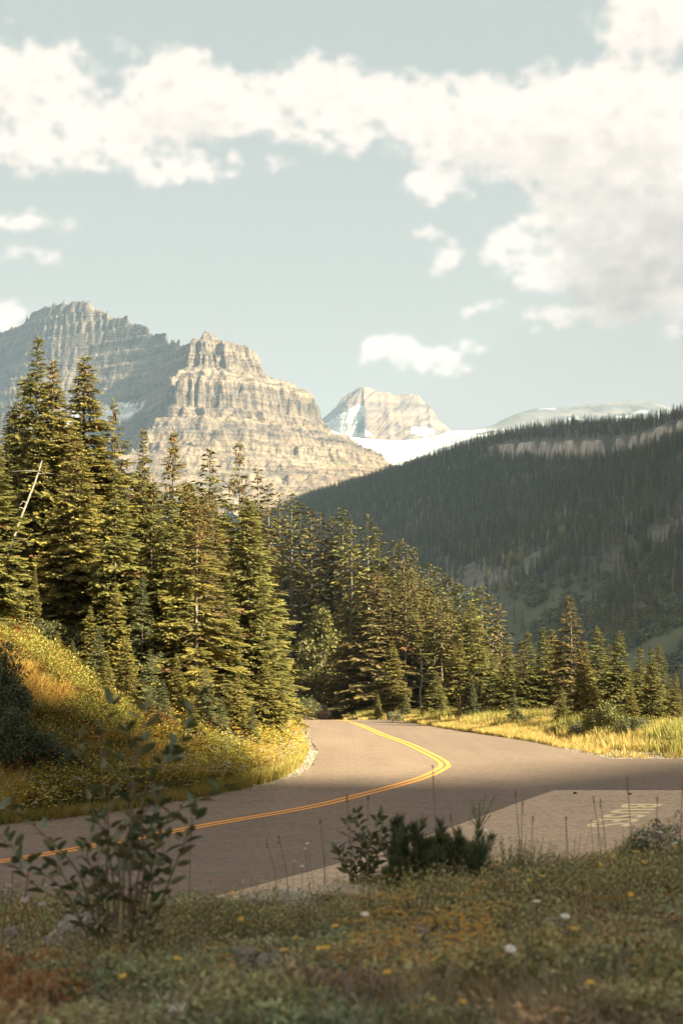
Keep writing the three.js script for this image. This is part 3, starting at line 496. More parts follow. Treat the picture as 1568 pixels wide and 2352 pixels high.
// ---------------------------------------------------------------- wood on the far hill
{
  const tiny = seed => { const k = conifer({ ...NEAR, ...GREEN, seed, base: .06, spread: [.95, .7, 1.2][seed % 3], twigs: 6, tl: .7, tw: .34, step: .05, per: 4, shape: 1.0 }); return k.crown; };
  const r = rng(700), L = [[], [], []];
  for (let k = 0; k < 130000 && L[0].length + L[1].length + L[2].length < 36000; k++) {
    const t = lerp(-1.05, 1.2, r()), w = r() < .16 ? lerp(-70, 20, r()) : lerp(24, 330, Math.pow(r(), 1.15)), x = HR.x + HR.ux * t + HR.nx * w, d = HR.d + HR.ud * t + HR.nd * w;
    if (Math.abs(x) > .30 * d || d < 300) continue;
    if (w > 19 && w < 25 && t < CLIFF_END && r() < .93) continue;
    if (r() < rockZone(t, w) * .85) continue;
    const bz = brushZone(t, w); if (r() < bz * .93) continue;
    if (w > 26 && fbm(t * 22, w * .06, 3, 191) < -.3 && r() < .5) continue;
    const p = hillPoint(t, w), g = .7 + .6 * r(), h = (w < 20 ? 6 : 7.3) * (.4 + .8 * r()) / 10, pale = r() < .14 || (bz > .3 && r() < .5);
    L[k % 3].push([p[0], p[1] - .3, p[2], r() * 6, h * (.7 + .4 * r()), h, pale ? [1.9 * g, 1.55 * g, 1.5 * g] : [g, g, g]]);
  }
  L.forEach((l, i) => scatter('conifer_wood', tiny(701 + i), needleMat, l, ['dark spruce wood covering the shaded slope below the cliff band', 'slender spires thickly scattered through the shaded slope', 'broader spruces standing among the wood on the shaded slope'][i], 'wood'));
  const brush = leafCloud(720, [[0, .5, 0, 1.1], [.9, .4, .3, .8], [-.8, .4, -.2, .8], [.1, .45, -.9, .8]], 26, .55, .4, [.13, .145, .055], [.25, .26, .10]), BL = [];
  for (let k = 0; k < 40000; k++) {
    const t = lerp(-1.0, .9, r()), w = lerp(95, 330, r()), x = HR.x + HR.ux * t + HR.nx * w, d = HR.d + HR.ud * t + HR.nd * w;
    if (Math.abs(x) > .27 * d || d < 280 || r() > brushZone(t, w) || fbm(x * .035, d * .035, 4, 193) < -.10) continue;
    const p = hillPoint(t, w), g = .75 + .5 * r(); BL.push([p[0], p[1] - .1, p[2], r() * 6, .9 + 1.1 * r(), .8 + .7 * r(), [g, g, g]]);
  }
  scatter('brush', brush, needleMat, BL, 'pale green brush on the open lower slope across the valley', 'brush');
}

// ---------------------------------------------------------------- trees on the near slopes
const leftTop = table([[-60, 905], [0, 905], [60, 905], [150, 950], [200, 1010], [280, 1035], [350, 1060], [450, 1085], [520, 1100], [600, 1130], [640, 1150], [720, 1180]]);
const midTop = table([[560, 1090], [640, 1140], [715, 1170], [760, 1185], [845, 1195], [900, 1245], [955, 1270], [1005, 1305], [1060, 1345], [1105, 1360], [1150, 1400], [1180, 1480], [1240, 1500]]);
{
  const T = (k, i, px, py, d, w, label) => treeAt(k, i, px, py, d, w, label);
  T('spire', 0, 70, 768, 60, .95, 'tallest narrow dark spruce rising highest at the left edge');
  T('spire', 1, 105, 822, 52, 1.1, 'spruce with a long bare pale trunk right of the tallest one');
  T('spire', 2, 177, 808, 54, 1.25, 'spruce with a ragged brown cone-laden top against the shaded ridge');
  T('spire', 0, 33, 868, 62, .9, 'slim spruce top at the far left beside the tallest one');
  T('sparse', 1, 250, 912, 55, 1.0, 'open spruce in front of the small snow patch on the ridge');
  T('full', 1, 322, 978, 60, .8, 'olive spruce left of the sunlit stepped summit foot');
  T('sparse', 0, 390, 982, 58, 1.05, 'open-branched spruce with a wide airy top under the lit cliffs');
  T('far', 0, 478, 1028, 100, 1.2, 'dense distant spruce tip behind the open-branched pair');
  T('sparse', 1, 546, 1002, 62, .85, 'spruce with a tufted bottle-brush top above a bare stem');
  T('full', 1, 484, 1085, 60, .85, 'spruce with a pale stem between the open-topped spruces');
  T('sparse', 0, 450, 1150, 46, 1.3, 'front spruce with a visible trunk and hanging orange cones');
  T('full', 2, 372, 1205, 48, 1.0, 'dark full spruce just left of the trunk-showing front spruce');
  T('full', 0, 285, 1190, 47, .9, 'shadowy spruce in the middle of the left stand');
  T('full', 1, 560, 1180, 58, 1.2, 'broad sunlit spruce sweeping its limbs over the road bend');
  T('full', 0, 600, 1330, 51, 1.15, 'rightmost golden green spruce of the left stand, above the bend');
  T('full', 2, 525, 1330, 48, 1.0, 'bushy sunlit spruce filling the gap above the roadside shrubs');
  T('full', 1, 640, 1440, 66, .9, 'low spruce tucked against the inside of the bend');
  T('young', 0, 262, 1335, 45, .8, 'yellow-green spruce with level shelves near the flowering bank');
  T('young', 1, 325, 1320, 45.5, .8, 'tiered spruce beside the yellow-green one near the bank');
  T('young', 0, 205, 1390, 45, .85, 'short spruce at the upper end of the flowering bank');
  T('young', 1, 345, 1490, 43, .95, 'small blue-green spruce lowest on the bank');
  T('young', 0, 130, 1450, 45, 1.0, 'stubby spruce on the crest of the flowering bank');
  T('young', 0, 405, 1500, 43.5, .9, 'sunlit young spruce beside the roadside yarrow');
  T('young', 1, 470, 1530, 43, 1.0, 'grey-green young spruce before the trunk-showing front spruce');
  T('young', 0, 545, 1545, 44.5, 1.0, 'golden young spruce at the foot of the left stand');
  T('young', 0, 290, 1460, 43.5, .9, 'bright young spruce on the bank under the tiered one');
  T('young', 1, 510, 1600, 42.5, 1.0, 'low dark young spruce behind the roadside flowers');
  T('young', 0, 610, 1500, 48, 1.0, 'young spruce spreading over the shrubs at the bend');
  T('young', 0, 40, 1360, 45.5, .9, 'young spruce on the bank crest at the left edge');
  T('young', 1, 375, 1560, 41.5, 1.0, 'knee-high dark spruce on the bank below the small blue-green one');
  T('young', 0, 440, 1590, 41.5, 1.0, 'short sunlit spruce low on the bank left of the roadside shrubs');
  T('young', 0, 245, 1500, 42.5, .9, 'yellowish young spruce halfway down the flowering bank');
  T('young', 1, 580, 1620, 44, 1.0, 'dark little spruce between the roadside shrubs');
  T('young', 0, 180, 1510, 43.5, .9, 'small lit spruce at the upper left of the flowering bank');
  T('full', 2, 30, 1120, 49, 1.1, 'deep green spruce filling the left edge below the tall tips');
  T('full', 0, 160, 1120, 48, 1.0, 'heavy-limbed spruce between the two bare-trunked ones');
  T('full', 1, 75, 1300, 46.5, .9, 'pale olive spruce behind the leaning dead trunk');
  for (const [px, py, d] of [[85, 1420, 45.5], [165, 1470, 44.5], [225, 1440, 44], [300, 1530, 42.8], [15, 1400, 46], [345, 1580, 42.2], [270, 1560, 43], [110, 1490, 44.6]]) treeAt('young', px, px, py, d, 1.0, 'young sunlit spruce along the top of the flowering bank', 'young spruces along the top of the flowering bank');
  // fill of the stand
  const r = rng(801); let n = 0;
  for (let k = 0; k < 4000 && n < 84; k++) {
    const d = lerp(44, 150, Math.pow(r(), 1.6)), px = lerp(-50, 650, r()), x = xAt(px, 1600, d), s = xL(d) - x;
    if (s < (d < 50 ? 6.5 - (d - 44) * .55 : 1.8) || (d < 50 && px > 560)) continue;
    const g = G(x, d), lim = at(px, leftTop(px) + 15 + 90 * r() * r(), d).y, h = Math.min(lim - g, lerp(6, 11.5, r())); if (h < 3.2) continue;
    n++; plant(d < 72 ? 'row' : 'far', n, x, d, h, d < 72 ? 1.0 + .3 * r() : 1.15 + .4 * r(), r() * 6, 'spruce among the crowded dark trunks of the stand left of the bend', 'spruce', 'spruces crowded in the stand left of the road bend');
  }
}
{
  const T = (k, i, px, py, d, w, label) => treeAt(k, i, px, py, d, w, label);
  T('row', 2, 862, 1308, 108, 1.55, 'big brownish spruce just behind the bend, widest on the slope');
  T('row', 1, 900, 1470, 100, 1.5, 'lighter spruce at the right foot of the big brownish one');
  T('row', 0, 940, 1365, 110, 1.3, 'dark spruce right of the big brownish one, above the bare snag');
  T('row', 1, 985, 1345, 112, 1.2, 'tall spruce behind the bare white snag');
  T('row', 0, 1000, 1540, 84, 1.8, 'low light green fir on the verge right of the snag');
  T('row', 3, 1085, 1385, 96, 1.4, 'dark pointed spruce behind the brown post');
  T('row', 0, 1100, 1420, 78, 1.35, 'rusty-flecked spruce right of the brown post');
  T('row', 1, 790, 1440, 112, 1.4, 'brownish spruce between the leafy tree and the big brownish spruce');
  T('far', 4, 845, 1180, 168, 1.2, 'single spruce tip poking above the slope edge in the middle');
  T('far', 1, 590, 1075, 125, 1.1, 'narrow spruce tip before the pale scree at the left');
  const r = rng(811); let n = 0;
  const put = (px, py, d) => treeAt('far', Math.floor(r() * 5), px, py, d, .85 + .55 * r(), 'slender spruce in the packed stand climbing the slope beyond the bend', 'spruces packed on the slope beyond the bend');
  for (const [px, py] of [[612, 1110], [640, 1130], [668, 1126], [690, 1150], [712, 1166], [735, 1175], [762, 1182], [790, 1167], [806, 1192], [870, 1215], [905, 1240], [926, 1236], [955, 1256], [985, 1290], [1006, 1300], [1030, 1316], [1060, 1340], [1085, 1350], [1104, 1346], [1130, 1366], [1150, 1384]]) put(px, py, lerp(182, 140, clamp((px - 640) / 500)) + 8 * (r() - .5));
  for (let k = 0; k < 9000 && n < 150; k++) {
    const d = lerp(106, 182, r()), px = lerp(610, 1175, r()), x = xAt(px, 1600, d), s = x - xR(d);
    if (s < 3.2 + (d > 130 ? 1 : 0)) continue;
    if (px < 790 && px > 690 && d < 150) continue;
    const g = G(x, d), lim = at(px, midTop(px) + 12 + 70 * r(), d).y, h = Math.min(lim - g, lerp(6.5, 12.5, r())); if (h < 3) continue;
    n++; plant('far', Math.floor(r() * 5), x, d, h, .95 + .45 * r(), r() * 6, 'slender spruce in the packed stand climbing the slope beyond the bend', 'spruce', 'spruces packed on the slope beyond the bend');
  }
}
{
  const T = (k, i, px, py, d, w, label) => treeAt(k, i, px, py, d, w, label);
  T('row', 2, 1310, 1365, 72, 1.25, 'tallest rusty-tinted spruce of the right row, alone above its neighbours');
  T('row', 3, 1165, 1482, 76, 1.7, 'bluish spruce with a blunt top left of the double tips');
  T('row', 0, 1213, 1448, 72, 1.35, 'pointed spruce with a pale stem left of the tallest in the right row');
  T('row', 3, 1248, 1440, 80, 1.2, 'dark slim spruce close to the left side of the tallest in the right row');
  T('row', 0, 1373, 1438, 66, 1.4, 'full spruce right of the tallest in the right row');
  T('row', 1, 1345, 1475, 63, 1.1, 'narrow spruce with a pale lower stem beside the tallest in the right row');
  T('row', 3, 1426, 1447, 62, 1.3, 'slim spruce with a clean pointed tip in the right row');
  T('row', 0, 1471, 1484, 60, 1.2, 'spruce left of the twin tips near the right edge');
  T('row', 3, 1498, 1490, 57, 1.1, 'left one of the twin dark tips near the right edge');
  T('row', 0, 1515, 1478, 58, 1.2, 'right one of the twin dark tips near the right edge');
  T('row', 1, 1552, 1545, 56, 1.1, 'thin spruce nearly at the right edge');
  T('row', 2, 1575, 1560, 58, 1.2, 'spruce cut by the right edge of the view');
  T('row', 1, 1270, 1445, 92, 1.3, 'brown spruce tip behind the tallest in the right row');
  T('row', 2, 1198, 1470, 92, 1.2, 'rusty spruce tip peeping between the left trees of the right row');
  T('row', 2, 1400, 1478, 84, 1.2, 'rusty spruce tip between the full and the slim one');
  T('row', 3, 1290, 1580, 62, 1.4, 'low spruce at the foot of the tallest in the right row');
  T('young', 1, 1180, 1590, 66, 1.0, 'knee-high fir on the verge left of the reddish grass');
  T('young', 0, 1365, 1560, 58, .9, 'lit small fir above the light green shrub');
  T('young', 0, 1450, 1570, 55, .9, 'small sunlit fir left of the twin dark tips');
  T('young', 1, 1085, 1560, 76, .8, 'little fir crowding the brown post');
  T('row', 3, 1130, 1500, 84, 1.3, 'mid-sized spruce right of the rusty-flecked one');
  T('row', 1, 1045, 1480, 92, 1.3, 'thin brownish spruce left of the brown post');
  T('young', 0, 868, 1592, 92, .8, 'smallest fir on the far verge at the foot of the big brownish spruce');
  T('young', 1, 930, 1586, 90, .8, 'little fir on the far verge below the snag');
  T('young', 0, 775, 1606, 110, .8, 'little fir beside the far end of the road');
  const r = rng(821); let n = 0;
  for (let k = 0; k < 3000 && n < 44; k++) {
    const d = lerp(70, 125, r()), px = lerp(1030, 1580, r()), x = xAt(px, 1600, d); if (x - xR(d) < 3) continue;
    const top = 1480 + 90 * r() + (px > 1160 ? 40 : -20), h = at(px, top, d).y - G(x, d); if (h < 2.5 || h > 11) continue;
    n++; plant('row', n, x, d, h, 1 + .4 * r(), r() * 6, 'spruce in the shade behind the front trees of the right row', 'spruce', 'spruces behind the front of the right row');
  }
}
// ---------------------------------------------------------------- leafy tree, shrubs, verge
const solveG = (px, py, lift, d0 = 4.2, d1 = 60) => { const r = rayDir(px, py), s = r[1] / -r[2], q = r[0] / -r[2]; let best = null; for (let d = d0; d < d1; d *= 1.01) if (EYE + s * d <= G(q * d, d) + lift) { best = d; break; } return best; };
{
  const r = rng(900), cs = []; for (let k = 0; k < 60; k++) { const t = r(), y = 1.3 + 6.6 * t, rad = 2.1 * Math.pow(Math.sin(Math.PI * Math.min(1, .22 + t * .80)), .8) * (t > .75 ? .75 : 1), a = r() * 6.283, q = Math.sqrt(r()) * rad; cs.push([Math.cos(a) * q, y, Math.sin(a) * q, .36 + .3 * r()]); }
  const x = xAt(738, 1600, 118), t = thing('leafy_tree', [x, G(x, 118) - .1, -118]);
  const limbs = [tube([[0, 0, 0], [.1, 2.5, 0], [-.05, 5, .1], [.05, 7.6, 0]], .16, .03, 7)]; for (let k = 0; k < 14; k++) { const c = cs[k * 4]; limbs.push(tube([[0, c[1] * .55, 0], [c[0] * .5, c[1] * .82, c[2] * .5], [c[0], c[1], c[2]]], .05, .012, 5)); }
  mesh('trunk', merge(limbs), barkMat, t); stuff(mesh('crown', leafCloud(901, cs, 120, .24, .19, [.10, .095, .02], [.25, .215, .045], 1.3), leafMat, t));
  t.scale.set(1.0, 1.0, 1.0);
  tag(t, 'round-leaved pale green tree standing alone among the spruces at the bend', 'tree');
}
{
  const bright = bushGeo(910, .8, 1.15, 36, 110, .085, .052, [.12, .125, .022], [.27, .245, .06]), olive = bushGeo(920, .8, 1.0, 32, 100, .085, .045, [.08, .09, .025], [.18, .165, .05]), dark = bushGeo(930, .9, 1.7, 50, 120, .10, .038, [.06, .08, .036], [.13, .15, .07]), grey = bushGeo(940, .6, .7, 24, 60, .10, .04, [.10, .10, .05], [.20, .18, .09]);
  const put = (name, g, px, d, sc, label, group) => bush(name, g, xAt(px, 1600, d), d, sc, px, label, group);
  put('leafy_shrub', bright, 652, 57, [.95, .95, .95], 'bright round shrub bulging over the inside edge of the bend');
  put('leafy_shrub', bright, 612, 53, [.8, .8, .8], 'yellow-green shrub left of the round one at the bend');
  put('leafy_shrub', olive, 585, 49.5, [.9, 1.0, .9], 'olive shrub under the rightmost spruce of the left stand');
  put('leafy_shrub', bright, 545, 47.5, [.7, .75, .7], 'low sunny shrub in the roadside flowers');
  put('leafy_shrub', olive, 700, 92, [1.3, 1.5, 1.3], 'shrub at the far left edge where the road disappears');
  put('leafy_shrub', bright, 668, 82, [1.1, 1.3, 1.1], 'pale shrub beyond the round one at the bend');
  put('leafy_shrub', bright, 1388, 56, [1.0, 1.15, 1.0], 'light green leafy shrub in front of the right row');
  put('leafy_shrub', bright, 1422, 55, [.85, .95, .85], 'light green shrub right beside the larger one');
  put('leafy_shrub', olive, 1460, 53.5, [.9, .8, .9], 'olive shrub on the verge under the twin dark tips');
  put('sage_bush', grey, 1330, 57, [.9, .9, .9], 'grey-green sage bush at the edge of the tall grass');
  put('sage_bush', grey, 1290, 60, [.8, .8, .8], 'smaller sage bush left of the other in the verge grass');
  put('sage_bush', grey, 905, 82, [.8, 1.0, .8], 'dusty bush where the far verge meets the road');
  put('sage_bush', grey, 1195, 66, [.8, .9, .8], 'sage bush below the bluish blunt-topped spruce');
  put('willow_bush', dark, -12, 36.5, [1.0, 1.5, 1.0], 'tall dark willow bush cut by the left edge');
  put('willow_bush', dark, 40, 35.4, [.8, 1.0, .8], 'dark willow bush beside the tall one at the left edge');
  put('willow_bush', dark, 108, 35.8, [.75, .7, .75], 'low dark bush on the road bank right of the willows');
  put('willow_bush', dark, 165, 36.3, [.6, .5, .6], 'lowest dark bush close to the road edge at the left');
  put('sage_bush', grey, 300, 37.2, [.8, .8, .8], 'grey bush on the bank foot behind the blurred leafy plant');
  put('sage_bush', grey, 365, 38.6, [.8, .7, .8], 'grey bush low on the bank nearest the road middle');
  const sapling = treeAt('young', 1, 143, 1715, 37.5, .8, 'tiny dark fir sapling on the shaded part of the bank'); sapling.name = numbered('fir_sapling');
  put('leafy_shrub', olive, 170, 46.5, [1.3, 1.5, 1.3], 'broad-leaved shrub gleaming under the spruces above the bank');
  put('leafy_shrub', olive, 95, 46, [1.0, 1.2, 1.0], 'broad-leaved shrub at the foot of the leaning dead trunk');
}
{
  // leaning dead trunk, snag, post, boulder
  const t = thing('dead_trunk'); const A = at(8, 1300, 45), Bp = at(52, 1180, 45.2), C = at(80, 1110, 45.4), D = at(97, 1058, 45.6), r = rng(950);
  const pts = [A, Bp, C, D].map(v => v.toArray()); pts.unshift([pts[0][0] - .25, G(pts[0][0] - .25, 45) - .1, pts[0][2]]);
  mesh('trunk', tube(pts, .05, .022, 7), deadMat, t);
  for (let k = 0; k < 9; k++) { const q = .35 + .6 * r(), i = Math.min(3, Math.floor(q * 4)), f = q * 4 - i, p = [0, 1, 2].map(a => lerp(pts[i][a], pts[i + 1][a], f)), a = r() * 6.283, l = .25 + .5 * r(); mesh('bare_branch', tube([p, [p[0] + Math.cos(a) * l * .6, p[1] + .02, p[2] + Math.sin(a) * l * .6], [p[0] + Math.cos(a) * l, p[1] - .12 * r(), p[2] + Math.sin(a) * l]], .018, .005, 4), deadMat, t); }
  tag(t, 'pale dead trunk leaning to the right among the spruces at the left', 'dead tree');
  const s = thing('bare_snag'); const x = xAt(968, 1600, 98), g = G(x, 98); s.position.set(x, g, -98);
  mesh('trunk', tube([[0, -.1, 0], [-.1, 1.6, 0], [.05, 2.6, 0], [-.08, 4.2, .05]], .07, .02, 6), deadMat, s);
  for (const [y, a, l] of [[1.2, 0, .5], [1.9, 3, .6], [2.3, .4, .5], [2.9, 2.8, .4], [3.3, .2, .35]]) mesh('bare_branch', tube([[0, y, 0], [Math.cos(a) * l * .6, y + .1, .1], [Math.cos(a) * l, y + .35, .1]], .03, .008, 4), deadMat, s);
  tag(s, 'bare whitish snag standing in the dark gap right of the bend', 'dead tree');
  const px = xAt(1055, 1600, 74), po = thing('marker_post', [px, G(px, 74) - .05, -74]);
  const pg = new THREE.CylinderGeometry(.052, .06, 1.45, 8); pg.translate(0, .72, 0); mesh('post', pg, new THREE.MeshStandardMaterial({ color: cl(.20, .095, .045), map: barkTex, roughness: .9 }), po);
  const cg = new THREE.ConeGeometry(.055, .06, 8); cg.translate(0, 1.475, 0); mesh('cap', cg, new THREE.MeshStandardMaterial({ color: cl(.16, .08, .04), roughness: .9 }), po);
  tag(po, 'weathered brown wooden post on the verge before the spruces', 'post');
}
function rockGeo(seed, sx, sy, sz, rough = .25) { const g = new THREE.IcosahedronGeometry(1, 3), p = g.attributes.position; for (let i = 0; i < p.count; i++) { const v = [p.getX(i), p.getY(i), p.getZ(i)], n = 1 + rough * noise(v[0] * 1.6 + seed, v[1] * 1.6, v[2] * 1.6) + rough * .4 * noise(v[0] * 4 + seed, v[1] * 4, v[2] * 4); const f = q => Math.sign(q) * Math.pow(Math.abs(q), .8); p.setXYZ(i, f(v[0]) * n * sx, f(v[1]) * n * sy, f(v[2]) * n * sz); } g.computeVertexNormals(); return g; }
const stoneTex = noiseTex(256, (u, v) => { const n = .75 + .5 * tfbm(u, v, 8, 5, 61) + (tnoise(u, v, 40, 66) > .75 ? -.25 : 0); return [n, n, n]; });
const ROCKS = [];
function rock(name, px, py, wpx, hpx, colour, label, d0, rough) {
  const d = d0 ?? solveG(px, py + hpx * .3, 0) ?? 8.8, x = xAt(px, py, d), slab = name === 'sandstone_slab', w = (slab ? 1.05 : 1.25) * wpx / F * d / 2, h = (slab ? .8 : 1.7) * hpx / F * d / 2;
  const o = mesh(name, rockGeo(px * .37, w, Math.max(h * 1.25, .02), w * .75, rough), new THREE.MeshStandardMaterial({ color: cl(...colour), map: stoneTex, bumpMap: stoneTex, bumpScale: .008, roughness: .95 }));
  o.position.set(x, G(x, d) + h * (slab ? .35 : .8), -d); o.rotation.y = px * .05; ROCKS.push([x, d, w]); return tag(o, label, 'rock');
}
rock('boulder', 746, 1614, 26, 18, [.22, .145, .115], 'pinkish brown boulder under the leafy tree by the far road', 108);
rock('boulder', 188, 2186, 92, 56, [.33, .28, .25], 'grey rounded stone at the foot of the blurred leafy plant');
rock('boulder', 132, 2192, 50, 34, [.42, .34, .27], 'pale stone touching the left side of the grey rounded one');
rock('boulder', 28, 2176, 60, 34, [.30, .23, .20], 'reddish-grey stone at the left edge of the foreground');
rock('boulder', 628, 2246, 80, 36, [.28, .24, .20], 'blurred grey stone low in the middle of the foreground');
rock('boulder', 560, 2240, 46, 40, [.27, .23, .19], 'narrow grey stone left of the blurred one in the middle');
rock('boulder', 1274, 2184, 58, 46, [.42, .32, .23], 'tan stone with a rounded top in the right foreground');
rock('boulder', 1504, 2198, 88, 36, [.46, .35, .24], 'flat tan stone near the right edge of the foreground');
rock('boulder', 1064, 2270, 60, 40, [.42, .31, .23], 'pinkish tan stone right of the orange flower patch');
rock('boulder', 958, 2168, 46, 24, [.38, .27, .20], 'small reddish stone under the dwarf pine');
rock('sandstone_slab', 806, 2038, 176, 30, [.50, .38, .26], 'long pale sandstone slab left of the dwarf pine', 8.7, .12);
rock('sandstone_slab', 640, 2050, 190, 34, [.47, .39, .30], 'flat pale slab along the edge above the road', 8.95, .14);
rock('sandstone_slab', 470, 2080, 170, 30, [.47, .39, .31], 'pale slab at the left end of the bare edge', 8.95, .14);
rock('sandstone_slab', 745, 2012, 120, 26, [.47, .38, .29], 'pale slab behind the long sandstone one, by the leafy sprout', 9.1, .14);
for (const [px, py] of [[1400, 1722], [1445, 1826], [1320, 1824]]) { const [x, d] = onRoad(px, py), o = mesh('dark_stone', rockGeo(px, .045, .03, .04), new THREE.MeshStandardMaterial({ color: cl(.04, .035, .03), roughness: .9 })); o.position.set(x, R(d) + .02, -d); tag(o, px === 1320 ? 'small black stone on the pale pad' : px === 1400 ? 'small dark stone on the road near the gravel verge' : 'small dark stone on the asphalt just beyond the pad', 'stone'); }

// ---------------------------------------------------------------- verge grass, bank herbs, gravel
{
  const r = rng(1000), gold = tuft(1001, 54, .36, .008, .24, [.36, .25, .055], [.58, .42, .11]), green = tuft(1002, 50, .42, .010, .22, [.20, .19, .025], [.40, .33, .05]), herb = leafCloud(1003, [[0, .14, 0, .22], [.16, .22, .1, .2], [-.14, .2, -.1, .2], [.02, .34, .02, .16]], 60, .055, .028, [.18, .165, .02], [.42, .34, .045]), seed = tuft(1004, 26, .55, .007, .2, [.28, .19, .07], [.40, .25, .10]);
  const flower = (c0, c1, s) => { const m = new MB(), q = rng(s); for (let k = 0; k < 11; k++) { const a = q() * 6.283, l = .26 * Math.sqrt(q()), y = .34 + .3 * q(), p = [Math.cos(a) * l, y, Math.sin(a) * l]; for (let j = 0; j < 4; j++) m.blade(p, norm([Math.cos(j * 1.57 + a), .5, Math.sin(j * 1.57 + a)]), [-Math.sin(j * 1.57 + a), 0, Math.cos(j * 1.57 + a)], .038, .034, mixc(c0, c1, q())); } return m.geo(); };
  const red = flower([.42, .10, .03], [.60, .20, .04], 1), yel = flower([.62, .40, .03], [.75, .52, .06], 2), white = flower([.60, .57, .48], [.78, .74, .64], 3);
  const A = [], B2 = [], C = [], S = [], RF = [], YF = [], WF = [], GR = [], G2 = [];
  const n0 = (x, d) => fbm(x * .5, d * .5, 3, 1031), put = (L, x, d, s, c) => { const g = .8 + .4 * r(); L.push([x, G(x, d) - .02, -d, r() * 6.28, s, s * (.8 + .5 * r()), c ? c.map(v => v * g) : [g, g, g], (r() - .5) * .3]); };
  for (let k = 0; k < 26000; k++) {            // left bank
    const d = lerp(30, 62, r()), x = xL(d) - .45 - 9.5 * Math.pow(r(), 1.3), s = xL(d) - x; if (x < -.235 * d || s < .45) continue;
    const n = fbm(x * .5, d * .5, 3, 1011), n2 = fbm(x * .35 + 40, d * .35, 3, 1012);
    if (s < 1.1) put(r() < .6 ? A : B2, x, d, .45 + .3 * r());
    else if (n > .04 - .12 * smooth(3, 6, s)) put(A, x, d, .75 + .5 * r(), s > 4 ? [1.25, 1.15, .95] : undefined); else if (n < -.1) put(C, x, d, .8 + .7 * r()); else put(B2, x, d, .7 + .5 * r());
    if (r() < .075 && n2 > -.05 && s > 2) put(RF, x, d, .9 + .4 * r()); if (r() < .09 && s < 4) put(YF, x, d, .9 + .4 * r()); if (r() < .05 && s < 3) put(WF, x, d, .8 + .3 * r());
  }
  for (let k = 0; k < 30000; k++) {            // right verge, up to the far bend
    const d = r() < .55 ? lerp(46.4, 72, r()) : lerp(60, 165, Math.pow(r(), 1.6)), x = (d < 60 && r() < .7 ? Math.max(xR(d), lerp(6, 14.5, r())) : xR(d) + .15 + 7 * Math.pow(r(), 1.2)), q = Math.min(x - xR(d), (x > 7 ? d - LOT : 99)); if (q < .2 || Math.abs(x) > .236 * d) continue;
    const stony = x > 7.2 ? smooth(5.0, 2.2, q + 2 * n0(x, d)) : 0; if (r() < stony * .93) continue;
    const n = fbm(x * .45, d * .3, 3, 1021);
    if (q < 1.2 || n < -.05) put(A, x, d, .5 + .4 * Math.min(1, q * .5) * (.6 + r())); else if (n > .2) put(B2, x, d, .9 + .6 * r()); else put(r() < .7 ? A : B2, x, d, .8 + .5 * r());
    if (q > 3 && r() < .12 && n > -.1) put(S, x, d, .8 + .5 * r()); if (q > 2 && r() < .15) put(C, x, d, .7 + .6 * r());
  }
  for (let k = 0; k < 7000; k++) { const d = lerp(88, 190, r()), x = xL(d) - .3 - 3.5 * r(); put(r() < .5 ? B2 : C, x, d, 1 + r()); }
  scatter('golden_grass', gold, leafMat, A, 'dry golden grass along both edges of the road', 'grass');
  scatter('green_grass', green, leafMat, B2, 'yellow-green grass on the bank and the verge', 'grass');
  scatter('leafy_herbs', herb, leafMat, C, 'yellow-green leafy herbs covering the roadside bank', 'herbs');
  scatter('seeding_grass', seed, leafMat, S, 'taller reddish seeding grass at the back of the right verge', 'grass');
  scatter('red_flowers', red, leafMat, RF, 'orange-red flowers dotting the sunlit bank', 'flowers');
  scatter('yellow_flowers', yel, leafMat, YF, 'small yellow flowers massed along the left roadside', 'flowers');
  scatter('white_flowers', white, leafMat, WF, 'small white flowers near the left road edge', 'flowers');
  for (let k = 0; k < 9000; k++) {
    const left = r() < .5; let x, d;
    if (left) { d = lerp(30, 62, r()); if (r() > .25 + .75 * smooth(41, 43, d) * smooth(51, 48, d)) continue; x = xL(d) + .08 - (.3 + .6 * clamp(.5 + 1.4 * fbm(d * .6, 3, 3, 1041))) * r(); } else { d = LOT + 5 * Math.pow(r(), 1.3); x = lerp(6.8, 13, r()); if (x < xRt(d) + .1) continue; }
    if (Math.abs(x) > .24 * d) continue;
    const s = .012 + .045 * r() * r() * r(), g = .5 + .9 * r(); GR.push([x, G(x, d) + s * .2, -d, r() * 6, s, s * .7, [.36 * g, .29 * g, .22 * g]]);
  }
  scatter('gravel', rockGeo(3.3, 1, 1, 1, .3).index ? new THREE.IcosahedronGeometry(1, 0) : new THREE.IcosahedronGeometry(1, 0), new THREE.MeshStandardMaterial({ roughness: .95 }), GR, 'pale gravel along the edges of the asphalt', 'gravel');
}

